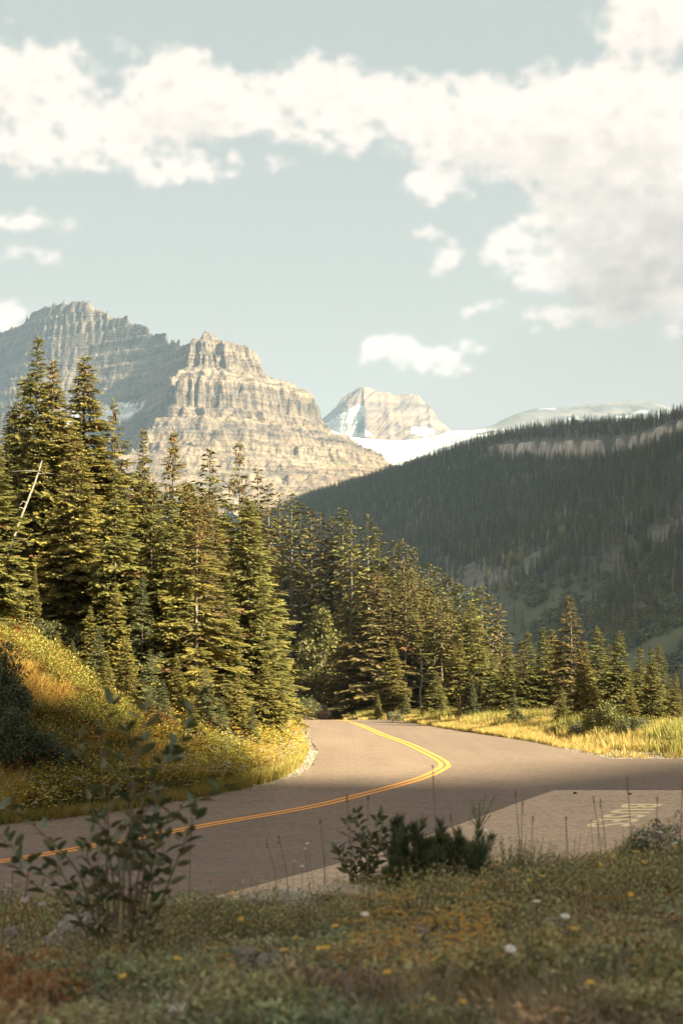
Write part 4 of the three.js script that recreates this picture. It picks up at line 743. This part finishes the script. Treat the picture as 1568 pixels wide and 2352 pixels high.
// ---------------------------------------------------------------- foreground ground cover
{
  const r = rng(1100);
  const mat1 = leafCloud(1101, [[0, .05, 0, .09], [.09, .06, .04, .08], [-.08, .05, -.05, .08], [.02, .09, -.08, .07], [-.03, .1, .07, .06]], 60, .024, .011, [.23, .195, .066], [.52, .43, .175]);
  const mat2 = leafCloud(1102, [[0, .04, 0, .1], [.1, .05, .02, .07], [-.07, .06, .06, .08]], 70, .028, .010, [.26, .15, .072], [.54, .345, .165]);
  const mat3 = leafCloud(1103, [[0, .05, 0, .08], [.08, .07, .04, .07], [-.07, .06, -.02, .07]], 60, .026, .016, [.26, .11, .035], [.44, .20, .06]);
  const dry = tuft(1104, 44, .13, .0022, .08, [.30, .21, .105], [.54, .41, .22], .9), grn = tuft(1105, 44, .13, .0030, .06, [.11, .14, .04], [.26, .27, .08], .7), twig = merge([0, 1, 2, 3, 4, 5].map(k => tube([[0, 0, 0], [Math.cos(k * 2.4) * .05, .06, Math.sin(k * 2.4) * .05], [Math.cos(k * 2.4 + .4) * .12, .10 + .02 * k, Math.sin(k * 2.4 + .4) * .12]], .003, .0012, 4)));
  const M1 = [], M2 = [], M3 = [], D = [], Gn = [], T = [], P = [];
  for (let k = 0; k < 22000; k++) {
    const d = Math.sqrt(lerp(3.6 ** 2, 11.5 ** 2, r())), x = lerp(-.25, .25, r()) * d, n = fbm(x * 1.1, d * 1.1, 4, 1111), n2 = fbm(x * 1.6 + 20, d * 1.6, 4, 1112), y = G(x, d), g = .55 + .9 * r();
    const bare = Math.exp(-(((d - 9.3) / .75) ** 4)) * smooth(.35, .0, x) * smooth(-1.7, -1.1, x); if (r() < bare * .97) continue; if (ROCKS.some(q => Math.abs(x - q[0]) < q[2] * 1.05 && d < q[1] + .1 && d > q[1] - 1.0 && r() < .93)) continue;
    const hue = fbm(x * 2.1 + 60, d * 2.1, 3, 1113), hh = .3 + .55 * r() + .95 * Math.max(0, fbm(x * 1.3 + 5, d * 1.3, 4, 1114)) * smooth(9.5, 8, d), e = [x, y - .012, -d, r() * 6.28, .7 + .6 * r(), hh, [g * (1 + .4 * hue - .06), g, g * (1 - .35 * hue)], (r() - .5) * .4], q = r();
    if (n2 > .16 && q < .75) continue;                                                                                                                                   // bare soil shows
    if (q < .30 + .5 * n) M1.push(e); else if (q < .60 + .2 * n) M2.push(e); else if (q < .78 + .2 * n2) D.push(e); else if (q < .92) { if (n > -.02) Gn.push(e); else M2.push(e); } else if (q < .95) T.push(e); else if (x < -.16 * d && d < 6.5 || n2 < -.3) M3.push(e);
  }
  for (let k = 0; k < 46; k++) { const d = lerp(4.4, 6.1, r()), x = lerp(-.23, -.17, r()) * d, g = .8 + .4 * r(); M3.push([x, G(x, d), -d, r() * 6, .9, .9 + .5 * r(), [g, g, g]]); }
  scatter('matted_shrub', mat1, leafMat, M1, 'grey-green matted ground cover over the foreground mound', 'ground cover');
  scatter('brown_groundcover', mat2, leafMat, M2, 'brownish dried ground cover over the foreground mound', 'ground cover');
  scatter('orange_groundcover', mat3, leafMat, M3, 'rust-orange leaves low in the left foreground', 'ground cover');
  scatter('dry_grass', dry, leafMat, D, 'dry straw tufts in the foreground', 'grass'); scatter('short_grass', grn, leafMat, Gn, 'short green grass in the foreground', 'grass');
  const tall = tuft(1106, 8, .24, .0015, .05, [.26, .17, .08], [.46, .33, .17], .5), blossom = (() => { const m = new MB(), q = rng(1107); for (let k = 0; k < 9; k++) { const a = q() * 6.283, l = .07 * Math.sqrt(q()), p = [Math.cos(a) * l, .10 + .06 * q(), Math.sin(a) * l]; for (let j = 0; j < 5; j++) m.blade(p, norm([Math.cos(j * 1.257 + a), .5, Math.sin(j * 1.257 + a)]), [-Math.sin(j * 1.257 + a), 0, Math.cos(j * 1.257 + a)], .011, .008, mixc([.62, .32, .05], [.78, .50, .10], q())); } return m.geo(); })(), TL = [], BS = [];
  for (let k = 0; k < 900; k++) { const d = Math.sqrt(lerp(3.8 ** 2, 9.4 ** 2, r())), x = lerp(-.24, .24, r()) * d, g = .7 + .6 * r(); if (fbm(x * 1.4, d * 1.4, 3, 1116) > -.05 && !ROCKS.some(q => Math.abs(x - q[0]) < q[2] * 1.15 && d < q[1] + .1 && d > q[1] - 1.2)) TL.push([x, G(x, d), -d, r() * 6, 1, .5 + .8 * r(), [g, g, g], (r() - .5) * .5]); }
  for (let k = 0; k < 46; k++) { const px = lerp(820, 1150, r()), d = lerp(4.2, 6, r()), x = xAt(px, 2300, d); BS.push([x, G(x, d) + .02, -d, r() * 6, 1, 1 + .5 * r(), undefined, 0]); }
  for (let k = 0; k < 110; k++) { const d = lerp(4.3, 9, r()), x = lerp(-.23, .23, r()) * d; BS.push([x, G(x, d), -d, r() * 6, .6, 1, [.9, .7, .6], 0]); }
  const herb2 = (() => { const m = new MB(), q = rng(1120); for (let k = 0; k < 7; k++) { const a = q() * 6.283, l = .05 * q(), tx = Math.cos(a), tz = Math.sin(a), hh = .10 + .12 * q(); for (let j = 0; j < 16; j++) { const t = .15 + .85 * j / 16, p = [tx * (l + .06 * t), hh * t, tz * (l + .06 * t)], b = j * 2.4 + a, dir = norm([Math.cos(b), .55, Math.sin(b)]), g = .7 + .6 * q(); m.blade(p, dir, norm(cross(dir, [0, 1, .1])), .030 * (1.15 - .5 * t), .009, mixc([.21, .20, .075], [.52, .46, .20], q() * t).map(v => v * g), .2); } m.blade([tx * l, 0, tz * l], norm([tx * .06, hh, tz * .06]), [1, 0, 0], hh, .004, [.2, .13, .08]); } return m.geo(); })(), HB = [];
  for (let k = 0; k < 1500; k++) { const d = Math.sqrt(lerp(3.8 ** 2, 9.6 ** 2, r())), x = lerp(-.24, .24, r()) * d, g = .7 + .6 * r(), n = fbm(x * 1.2 + 9, d * 1.2, 3, 1121); if (n < -.05 || (d > 7.9 && x < .45 && x > -1.5) || ROCKS.some(q => Math.abs(x - q[0]) < q[2] * 1.15 && d < q[1] + .1 && d > q[1] - 1.3)) continue; HB.push([x, G(x, d) - .01, -d, r() * 6, 1, .7 + .7 * r(), [g, g, g * .95], (r() - .5) * .4]); }
  scatter('sage_sprigs', herb2, leafMat, HB, 'grey-green leafy sprigs standing through the foreground cover', 'herbs');
  scatter('dry_stems', tall, leafMat, TL, 'thin dry stems standing up all over the foreground mound', 'grass'); scatter('orange_blossoms', blossom, leafMat, BS, 'patch of tiny yellow-orange blossoms at the bottom of the view', 'flowers');
  scatter('dead_twigs', twig, new THREE.MeshStandardMaterial({ color: cl(.24, .19, .15), roughness: .9 }), T, 'dead twigs scattered in the foreground', 'twigs');
  for (let k = 0; k < 900; k++) { const d = lerp(4, 10.5, r()), x = lerp(-.25, .25, r()) * d, s = .008 + .025 * r() * r(), g = .7 + .5 * r(); P.push([x, G(x, d) + s * .3, -d, r() * 6, s, s * .7, [.42 * g, .33 * g, .25 * g]]); }
  for (let k = 0; k < 900; k++) { const d = 9.35 + .55 * (r() - .5), x = lerp(-1.4, .45, r()), s = .006 + .03 * r() * r(), g = .8 + .4 * r(); P.push([x, G(x, d) + s * .3, -d, r() * 6, s, s * .7, [.50 * g, .41 * g, .31 * g]]); }
  scatter('pebbles', new THREE.IcosahedronGeometry(1, 0), new THREE.MeshStandardMaterial({ roughness: .95 }), P, 'pebbles and grit on the foreground mound', 'pebbles');
}
// ---------------------------------------------------------------- foreground plants one by one
const leafGeo = (len, wid, col) => { const pos = [], idx = [], n = 6; for (let i = 0; i <= n; i++) { const t = i / n, w = wid * .5 * Math.pow(Math.sin(Math.PI * Math.pow(t, .8)), .8), z = -.18 * len * t * t; pos.push(-w, w * .35 + z, len * t, 0, z, len * t, w, w * .35 + z, len * t); if (i) { const a = (i - 1) * 3; idx.push(a, a + 3, a + 1, a + 1, a + 3, a + 4, a + 1, a + 4, a + 2, a + 2, a + 4, a + 5); } } const g = new THREE.BufferGeometry(); g.setAttribute('position', new THREE.Float32BufferAttribute(pos, 3)); g.setIndex(idx); g.computeVertexNormals(); return g; };
const leafKinds = [[.13, .155, .07], [.095, .125, .055], [.22, .21, .095], [.17, .165, .065]].map(c => new THREE.MeshPhysicalMaterial({ color: cl(...c), roughness: .5, transmission: .15, thickness: 0 }));
const twigMat = new THREE.MeshStandardMaterial({ color: cl(.22, .15, .10), roughness: .8 });
function curvePts(P, n) { return new THREE.CatmullRomCurve3(P.map(p => new THREE.Vector3(...p))).getPoints(n); }
function leafyPlant(name, stems, d, leaf, gap, seed, label, r0) {
  const r = rng(seed), t = thing(name); let count = 0; const gs = [leafGeo(...leaf), leafGeo(leaf[0] * .8, leaf[1] * .9), leafGeo(leaf[0] * 1.15, leaf[1] * .85)], q = new THREE.Quaternion(), base = stems[0][0], origin = at(base[0], base[1], d); t.position.copy(origin); t.position.y = G(origin.x, d) - .02;
  for (const st of stems) {
    const off = (r() - .5) * .35, pts = st.map((p, i) => at(p[0], p[1], d + off * i / st.length).sub(t.position).toArray()); pts[0][1] = Math.min(pts[0][1], 0);
    const c = curvePts(pts, 26); mesh('stem', tube(c, r0, r0 * .25, 5), twigMat, t);
    let acc = 0, az = r() * 6;
    for (let i = 4; i < c.length && count < 290; i++) {
      acc += c[i].distanceTo(c[i - 1]); if (acc < gap * (.6 + .8 * r()) && i < c.length - 1) continue; acc = 0;
      const tan = c[i].clone().sub(c[i - 1]).normalize(), top = i === c.length - 1;
      for (let k = 0; k < (top ? 3 : r() < .35 ? 2 : 1); k++) {
        az += 2.4; const out = new THREE.Vector3(Math.cos(az), .15 + .5 * (r() - .3), Math.sin(az)).addScaledVector(tan, top ? 1.1 : .45).normalize();
        const l = mesh('leaf', gs[Math.floor(r() * 3)], leafKinds[Math.floor(r() * 4)], t); count++;
        l.quaternion.setFromUnitVectors(new THREE.Vector3(0, 0, 1), out); l.rotateZ((r() - .5) * 1.6); const s = .65 + .5 * r(); l.scale.setScalar(s); l.position.copy(c[i]).addScaledVector(out, .012);
      }
    }
  }
  return tag(t, label, 'shrub');
}
leafyPlant('willow_sapling', [
  [[290, 2170], [300, 1980], [308, 1800], [322, 1700], [335, 1640]], [[294, 2165], [332, 1990], [325, 1880], [345, 1785], [395, 1735], [430, 1665], [455, 1605]], [[296, 2165], [350, 1990], [372, 1900], [430, 1850], [515, 1818]],
  [[298, 2165], [390, 2020], [425, 1930], [445, 1880]], [[288, 2170], [285, 1990], [300, 1900], [370, 1820], [390, 1740]], [[298, 2165], [320, 2050], [365, 1990], [380, 1930]], [[290, 2170], [302, 2060], [290, 1960], [300, 1880], [290, 1690]], [[300, 2165], [345, 2080], [350, 2010], [340, 1900]], [[295, 2165], [310, 2070], [330, 1950], [360, 1860]]],
  5.9, [.068, .033], .021, 1201, 'out-of-focus leafy willow sapling reaching right over the yellow line', .006);
leafyPlant('willow_sapling', [
  [[258, 2172], [245, 2000], [250, 1900], [238, 1800], [235, 1680], [258, 1625]], [[254, 2165], [180, 2005], [110, 1925], [50, 1875], [-5, 1852]], [[250, 2160], [150, 2050], [70, 1985], [10, 1930]], [[256, 2170], [270, 1960], [215, 1870], [195, 1780], [180, 1700]],
  [[256, 2168], [230, 2040], [200, 1960], [215, 1890]], [[252, 2165], [205, 2080], [150, 2020], [130, 1960]], [[258, 2170], [262, 2060], [255, 1980], [240, 1900], [262, 1790]], [[254, 2168], [225, 2090], [215, 2020], [235, 1950]], [[252, 2165], [170, 2090], [90, 2040], [40, 1990]]],
  6.2, [.068, .032], .021, 1204, 'out-of-focus leafy willow sapling spreading to the left edge', .006);
leafyPlant('broadleaf_sprout', [[[822, 2040], [815, 1980], [805, 1930], [798, 1890]], [[826, 2040], [830, 1970], [826, 1910], [818, 1872]], [[830, 2040], [845, 1970], [852, 1920], [870, 1885]], [[818, 2040], [790, 1985], [770, 1955]], [[830, 2040], [862, 1990], [870, 1940]], [[824, 2040], [840, 1985], [835, 1935]], [[820, 2040], [802, 1995], [784, 1965]], [[832, 2035], [856, 1985], [880, 1920]]],
  8.9, [.066, .034], .014, 1202, 'broad-leaved green sprout growing left of the dwarf pine', .004);
{
  const needle = (seed, n, len, shoot) => { const r = rng(seed), m = new MB(); for (let k = 0; k < n; k++) { const t = r(), a = r() * 6.283, u = .55 + .6 * t, dir = norm([Math.cos(a) * (1.1 - t * .5), u, Math.sin(a) * (1.1 - t * .5)]), c = mixc([.045, .075, .030], [.12, .15, .055], r()); m.blade([0, shoot * t, 0], dir, norm(cross(dir, [r() - .5, .2, r() - .5])), len * (.7 + .5 * r()), .0034, t > .93 ? [.16, .14, .05] : c, .1); } return m.geo(); };
  const shoots = [needle(1211, 190, .052, .10), needle(1212, 190, .055, .12)], wood = new THREE.MeshStandardMaterial({ color: cl(.15, .10, .065), roughness: .9 });
  const pine = (tips, bx2, by2, d, sc, seed, label) => {
    const r = rng(seed), o = at(bx2, by2, d), t = thing('dwarf_pine', [o.x, G(o.x, d) - .02, -d]);
    for (const [px, py] of tips) {
      const tip = at(px, py + (36 + 14 * (r() - .5)) * sc, d + (r() - .5) * .45).sub(t.position), mid = tip.clone().multiplyScalar(.5); mid.y *= .8; mid.x *= 1.15;
      mesh('branch', tube([[0, 0, 0], mid.toArray(), tip.toArray()], .011 * sc, .004 * sc, 5), wood, t);
      for (let k = 0; k < 7; k++) { const q = k ? .38 + .1 * k : 1, p = k ? mid.clone().lerp(tip, (q - .4) / .6) : tip.clone().addScaledVector(tip.clone().normalize(), -.05), s = mesh('needle_tuft', shoots[(k + seed) % 2], needleMat, t); stuff(s); s.position.copy(p); s.rotation.set((r() - .5) * .9, r() * 6, (r() - .5) * .9); s.scale.setScalar(sc * (.72 + .4 * r())); }
    }
    return tag(t, label, 'pine');
  };
  const tips = [[905, 1880], [952, 1884], [1010, 1896], [1034, 1922], [1066, 1922], [1112, 1918], [890, 1930], [925, 1925], [975, 1920], [1000, 1945], [1045, 1960], [1085, 1950], [1120, 1960], [900, 1975], [940, 1965], [965, 1985], [1020, 1990], [1065, 1990], [1100, 1995], [910, 2020], [945, 2030], [985, 2030], [1035, 2030], [1075, 2030], [925, 2060], [965, 2065], [1005, 2060], [885, 2000]];
  pine(tips, 985, 2092, 8.3, 1.0, 1220, 'dark dwarf pine with upright tufts before the pale pad');
  pine([[1015, 2105], [1040, 2095], [1062, 2108], [1030, 2128], [1055, 2135], [1010, 2140], [1075, 2140]], 1040, 2170, 6.9, .55, 1221, 'small dark pine seedling below the larger dwarf pine');
  // flowering bush at the right edge
  const r = rng(1230), d = 8.7, o = at(1525, 1975, d), t = thing('flowering_bush', [o.x, G(o.x, d) - .02, -d]), cs = [], st = [];
  for (let k = 0; k < 30; k++) { const px = lerp(1442, 1610, r()), top = lerp(1958, 1884, Math.sin(clamp((px - 1430) / 170) * Math.PI * .62)), py = lerp(1975, top, Math.pow(r(), .7)), v = at(px, py, d + (r() - .5) * .35).sub(t.position); cs.push([v.x, v.y, v.z, .045]); st.push(tube([[v.x * .3, 0, v.z * .3], v.toArray()], .004, .0015, 4)); }
  mesh('stems', merge(st), twigMat, t); stuff(mesh('foliage', leafCloud(1231, cs, 95, .024, .009, [.09, .11, .055], [.21, .22, .11], 1.3), leafMat, t)); tag(t, 'round grey-green bush with yellow flowers at the right edge', 'bush');
}
// ---------------------------------------------------------------- flowers and stalks
{
  const petalGeo = leafGeo(1, .62), petalMat = { yellow: new THREE.MeshPhysicalMaterial({ color: cl(.78, .44, .02), roughness: .6, transmission: .2, thickness: 0 }), white: new THREE.MeshPhysicalMaterial({ color: cl(.82, .78, .70), roughness: .6, transmission: .2, thickness: 0 }), pink: new THREE.MeshPhysicalMaterial({ color: cl(.62, .44, .50), roughness: .6, transmission: .2, thickness: 0 }), cream: new THREE.MeshPhysicalMaterial({ color: cl(.70, .60, .42), roughness: .7, transmission: .15, thickness: 0 }) }, eyeMat = new THREE.MeshStandardMaterial({ color: cl(.62, .33, .03), roughness: .8 }), stalkMat = new THREE.MeshStandardMaterial({ color: cl(.13, .13, .05), roughness: .8 }), eyeGeo = new THREE.SphereGeometry(1, 8, 6);
  const protos = {};
  const flower = (kind, px, py, size, lift, label, group, dGiven) => {
    const d = dGiven ?? solveG(px, py, lift) ?? 9.0, p = at(px, py, d), g = G(p.x, d), n = kind === 'yellow' ? 5 : kind === 'pink' ? 5 : 9, base = `${kind}_flower`;
    let t = protos[kind];
    if (!t) { t = thing(base); for (let k = 0; k < n; k++) { const q = mesh('petal', petalGeo, petalMat[kind], t); q.rotation.set(-.35, k / n * 6.283, 0, 'YXZ'); } const e = mesh('flower_centre', eyeGeo, eyeMat, t); e.scale.set(.3, .2, .3); mesh('stem', tube([[0, 0, 0], [.05, -3, .05], [0, -8, 0]], .1, .08, 4), stalkMat, t); protos[kind] = t; } else t = copyOf(t, base);
    t.position.copy(p); t.scale.setScalar(size); t.rotation.set(.25 + .3 * Math.sin(px), px, .2 * Math.cos(py)); const st = t.children.find(c => c.name === 'stem'); st.scale.y = Math.max(.1, (p.y - g + .02) / size / 8); 
    return tag(t, label, 'flower', group);
  };
  const Y = [[1139, 1975, 'upper one of the stacked pair of yellow flowers right of the dwarf pine'], [1142, 1988, 'lower one of the stacked pair of yellow flowers right of the dwarf pine'], [1187, 2002, 'yellow flower right of the stacked pair by the pine'], [1243, 1997, 'upper yellow flower of the pair above the pad edge grass'], [1243, 2013, 'lower yellow flower of the pair above the pad edge grass'], [1213, 2023, 'yellow flower just below the pair above the pad edge grass'], [1378, 1986, 'lone yellow flower left of the flowering bush'], [1461, 1957, 'largest yellow flower at the left foot of the flowering bush'], [1478, 1981, 'yellow flower under the largest one by the flowering bush'], [1464, 1974, 'small yellow flower tucked beneath the largest one by the bush'], [1004, 2090, 'yellow flower at the foot of the dwarf pine'], [1447, 2055, 'yellow flower on the brown cover in the right foreground'], [1319, 2134, 'orange-yellow flower above the rounded tan stone'], [1354, 2258, 'yellow flower low in the right foreground'], [1154, 1949, 'small yellow flower against the pad edge'], [992, 2297, 'yellow flower at the bottom near the pinkish tan stone'], [1062, 2302, 'yellow flower left of the bottom white one'], [954, 2317, 'yellow flower left in the bottom flower patch'], [889, 2234, 'yellow flower at the top of the bottom flower patch'], [1389, 2322, 'yellow flower near the bottom right'], [1382, 2337, 'lowest yellow flower near the bottom right'], [535, 2051, 'large yellow flower on the bare edge above the road'], [564, 2093, 'yellow flower below the large one on the bare edge'], [554, 2111, 'yellow flower paired under the bare edge'], [645, 2143, 'yellow flower in the middle of the mound'], [678, 2156, 'tiny yellow flower right of the middle one'], [652, 2183, 'bright yellow flower below the middle of the mound'], [735, 2180, 'left yellow flower of the pair near the mound centre'], [749, 2177, 'right yellow flower of the pair near the mound centre'], [408, 2203, 'yellow flower right of the grey rounded stone'], [283, 2243, 'orange-yellow flower under the grey rounded stone'], [505, 2327, 'yellow flower right of the bottom white aster'], [663, 2334, 'yellow flower at the bottom centre'], [720, 2318, 'faint yellow flower at the bottom centre right'], [770, 2128, 'yellow flower below the sandstone slab']];
  Y.forEach(([px, py, l], i) => flower('yellow', px, py, .0145 + .004 * ((i * 7) % 5) / 5, .17, l));
  for (const [px, py] of [[1452, 1925], [1470, 1900], [1490, 1888], [1512, 1886], [1536, 1884], [1556, 1888], [1538, 1908], [1562, 1920], [1500, 1912], [1445, 1945], [1548, 1945]]) flower('yellow', px, py, .014, .2, 'yellow flower on the round grey-green bush at the right edge', 'yellow flowers on the bush at the right edge', 8.55);
  for (const [px, py, l] of [[1113, 1908, 'white flower at the right tip of the dwarf pine'], [1231, 2072, 'white flower on the brown cover right of the pine'], [1297, 2106, 'narrow white flower above the rounded tan stone'], [1171, 2181, 'wide white flower in the lower right middle'], [1079, 2332, 'white flower at the bottom right of the flower patch'], [837, 2101, 'cream white flower left of the dwarf pine foot'], [410, 2318, 'white aster at the bottom left of centre'], [1514, 1912, 'white flower high on the flowering bush'], [1547, 1937, 'white flower low on the flowering bush'], [1560, 1926, 'white flower right on the flowering bush']]) flower('white', px, py, py > 2300 ? .028 : .019, .17, l, undefined, py < 1940 ? 8.6 : undefined);
  for (const [px, py, l] of [[701, 1950, 'lower cream head of the tall pair before the road'], [706, 1938, 'upper cream head of the tall pair before the road'], [676, 1978, 'cream head left of the tall pair before the road'], [693, 1990, 'cream head under the tall pair before the road'], [746, 1967, 'cream head beside the broad-leaved sprout'], [1299, 1875, 'cream head tallest before the pale pad'], [1354, 1881, 'cream head just left of the painted word'], [1191, 1926, 'cream head lowest left before the pad'], [1208, 1917, 'cream head beside the lowest left one before the pad'], [1321, 1923, 'cream head under the tallest before the pad'], [1353, 1910, 'right cream head of the close pair before the pad'], [1334, 1911, 'left cream head of the close pair before the pad'], [1374, 1885, 'cream head touching the corner of the painted word'], [130, 2040, 'cream head among the stems of the blurred sapling'], [300, 2050, 'cream head at the middle of the blurred sapling']]) flower('cream', px, py, .0125, .2, l, undefined, px < 400 ? 6.3 : 8.9);
  for (const [px, py, l] of [[22, 2035, 'pale pink blossom at the left edge'], [58, 2068, 'pale pink blossom right of the one at the left edge'], [97, 2078, 'pale pink blossom nearest the sapling stems'], [66, 2005, 'topmost pale pink blossom at the left edge'], [30, 2000, 'pale pink blossom upper left at the edge']]) flower('pink', px, py, .02, .2, l, undefined, 6.2);
  // tall stalks
  const straw = new THREE.MeshStandardMaterial({ color: cl(.20, .145, .085), roughness: .85 }), headMat = new THREE.MeshStandardMaterial({ color: cl(.26, .15, .09), roughness: .9 });
  const stalk = (bx2, tx, ty, d, head, label, hcol) => {
    const top = at(tx, ty, d), b = at(bx2, 2000, d), g = G(b.x, d), t = thing('grass_stalk', [b.x, g - .02, -d]), T = top.clone().sub(t.position);
    mesh('stem', tube([[0, 0, 0], [T.x * .35, T.y * .55, 0], T.toArray()], .0028, .0013, 4), straw, t);
    const m = new MB(), r = rng(Math.round(tx)); for (let k = 0; k < 24; k++) { const q = r(), a = r() * 6.283, dir = norm([Math.cos(a) * .5, .9, Math.sin(a) * .5]); m.blade([T.x * (1 - .05 * q), T.y - head * q, 0], dir, norm(cross(dir, [.3, .1, 1])), .010 + .010 * r(), .0028, hcol ?? [.25, .17, .09]); }
    stuff(mesh('seed_head', m.geo(), needleMat, t)); return tag(t, label, 'grass stalk');
  };
  stalk(1004, 993, 1758, 8.5, .11, 'tall stalk with a purplish plume crossing the yellow line bend', [.22, .12, .12]);
  stalk(1195, 1183, 1815, 8.7, .05, 'thin bent stalk left of the wavy forb on the pad'); stalk(1196, 1199, 1842, 8.8, .07, 'brown stalk close right of the thin bent one');
  stalk(1384, 1361, 1832, 8.6, .04, 'stalk leaning right, left of the painted word'); stalk(1395, 1377, 1838, 8.7, .05, 'second leaning stalk left of the painted word');
  stalk(1452, 1439, 1786, 8.5, .09, 'tall brown-headed stalk across the painted word', [.30, .17, .08]); stalk(1508, 1508, 1832, 8.7, .04, 'straight dark stalk at the right end of the painted word'); stalk(1561, 1566, 1786, 8.4, .10, 'tall brown-headed stalk at the right edge', [.30, .17, .08]);
  stalk(1219, 1223, 1876, 8.9, .05, 'short stalk between the thin bent one and the cream heads'); stalk(1050, 1034, 1872, 8.7, .04, 'stalk rising right of the pine tips'); stalk(806, 796, 1828, 8.8, .04, 'dark reddish stalk above the broad-leaved sprout', [.20, .09, .06]); stalk(844, 845, 1830, 8.8, .03, 'straight dark stalk right of the reddish one', [.16, .10, .07]);
  stalk(1305, 1299, 1880, 8.9, .02, 'bare stem under the tallest cream head'); stalk(435, 440, 1880, 7.6, .09, 'blurred olive stalk right of the leafy sapling', [.16, .15, .06]); stalk(640, 612, 1930, 8.9, .05, 'dark thin stalk leaning left before the road'); stalk(665, 640, 1920, 8.9, .05, 'second dark thin stalk leaning left before the road'); stalk(748, 735, 1885, 8.9, .02, 'faint thin stem in front of the dark asphalt');
  // two yellow flower spikes by the pine
  const spikeMat = new THREE.MeshStandardMaterial({ color: cl(.55, .40, .04), roughness: .8 });
  for (const [px, y0, y1, l] of [[935, 2013, 2075, 'left yellow flower spike in front of the dwarf pine'], [975, 2030, 2085, 'right yellow flower spike in front of the dwarf pine']]) { const d = 7.9, p = at(px, y1, d), t = thing('flower_spike', [p.x, G(p.x, d), -d]), T = at(px + 3, y0, d).sub(t.position), gs = []; for (let k = 0; k < 40; k++) { const q = k / 40, s = new THREE.OctahedronGeometry(.0075 * (1.15 - q * .6)); s.translate(T.x * (.4 + .6 * q) + Math.cos(k * 2.4) * .009, T.y * (.4 + .6 * q), Math.sin(k * 2.4) * .009); gs.push(s); } mesh('stem', tube([[0, 0, 0], T.toArray()], .004, .002, 4), stalkMat, t); stuff(mesh('florets', merge(gs), spikeMat, t)); tag(t, l, 'flower'); }
  // airy branching forb on the pad edge
  { const d = 8.8, b = at(1092, 1985, d), t = thing('branching_forb', [b.x, G(b.x, d), -d]), r = rng(1260), st = [], m = new MB(), stem = (a, c) => st.push(tube([a, [(a[0] + c[0]) / 2 + .005, (a[1] + c[1]) / 2, (a[2] + c[2]) / 2], c], .003, .001, 4));
    const fork = at(1096, 1905, d).sub(t.position).toArray(); stem([0, 0, 0], fork); for (let k = 0; k < 14; k++) { const v = at(lerp(1068, 1138, r()), lerp(1825, 1890, r()), d + (r() - .5) * .12).sub(t.position).toArray(); stem(fork, v); for (let j = 0; j < 7; j++) { const a = r() * 6.28, dir = norm([Math.cos(a), .6, Math.sin(a)]); m.blade([v[0] + (r() - .5) * .03, v[1] - .03 * r(), v[2]], dir, norm(cross(dir, [0, 1, .3])), .016, .007, [.15, .15, .06]); } }
    mesh('stems', merge(st), stalkMat, t); stuff(mesh('seeds', m.geo(), needleMat, t)); tag(t, 'airy branching forb at the left end of the pale pad', 'plant'); }
}
renderer.render(scene, camera);
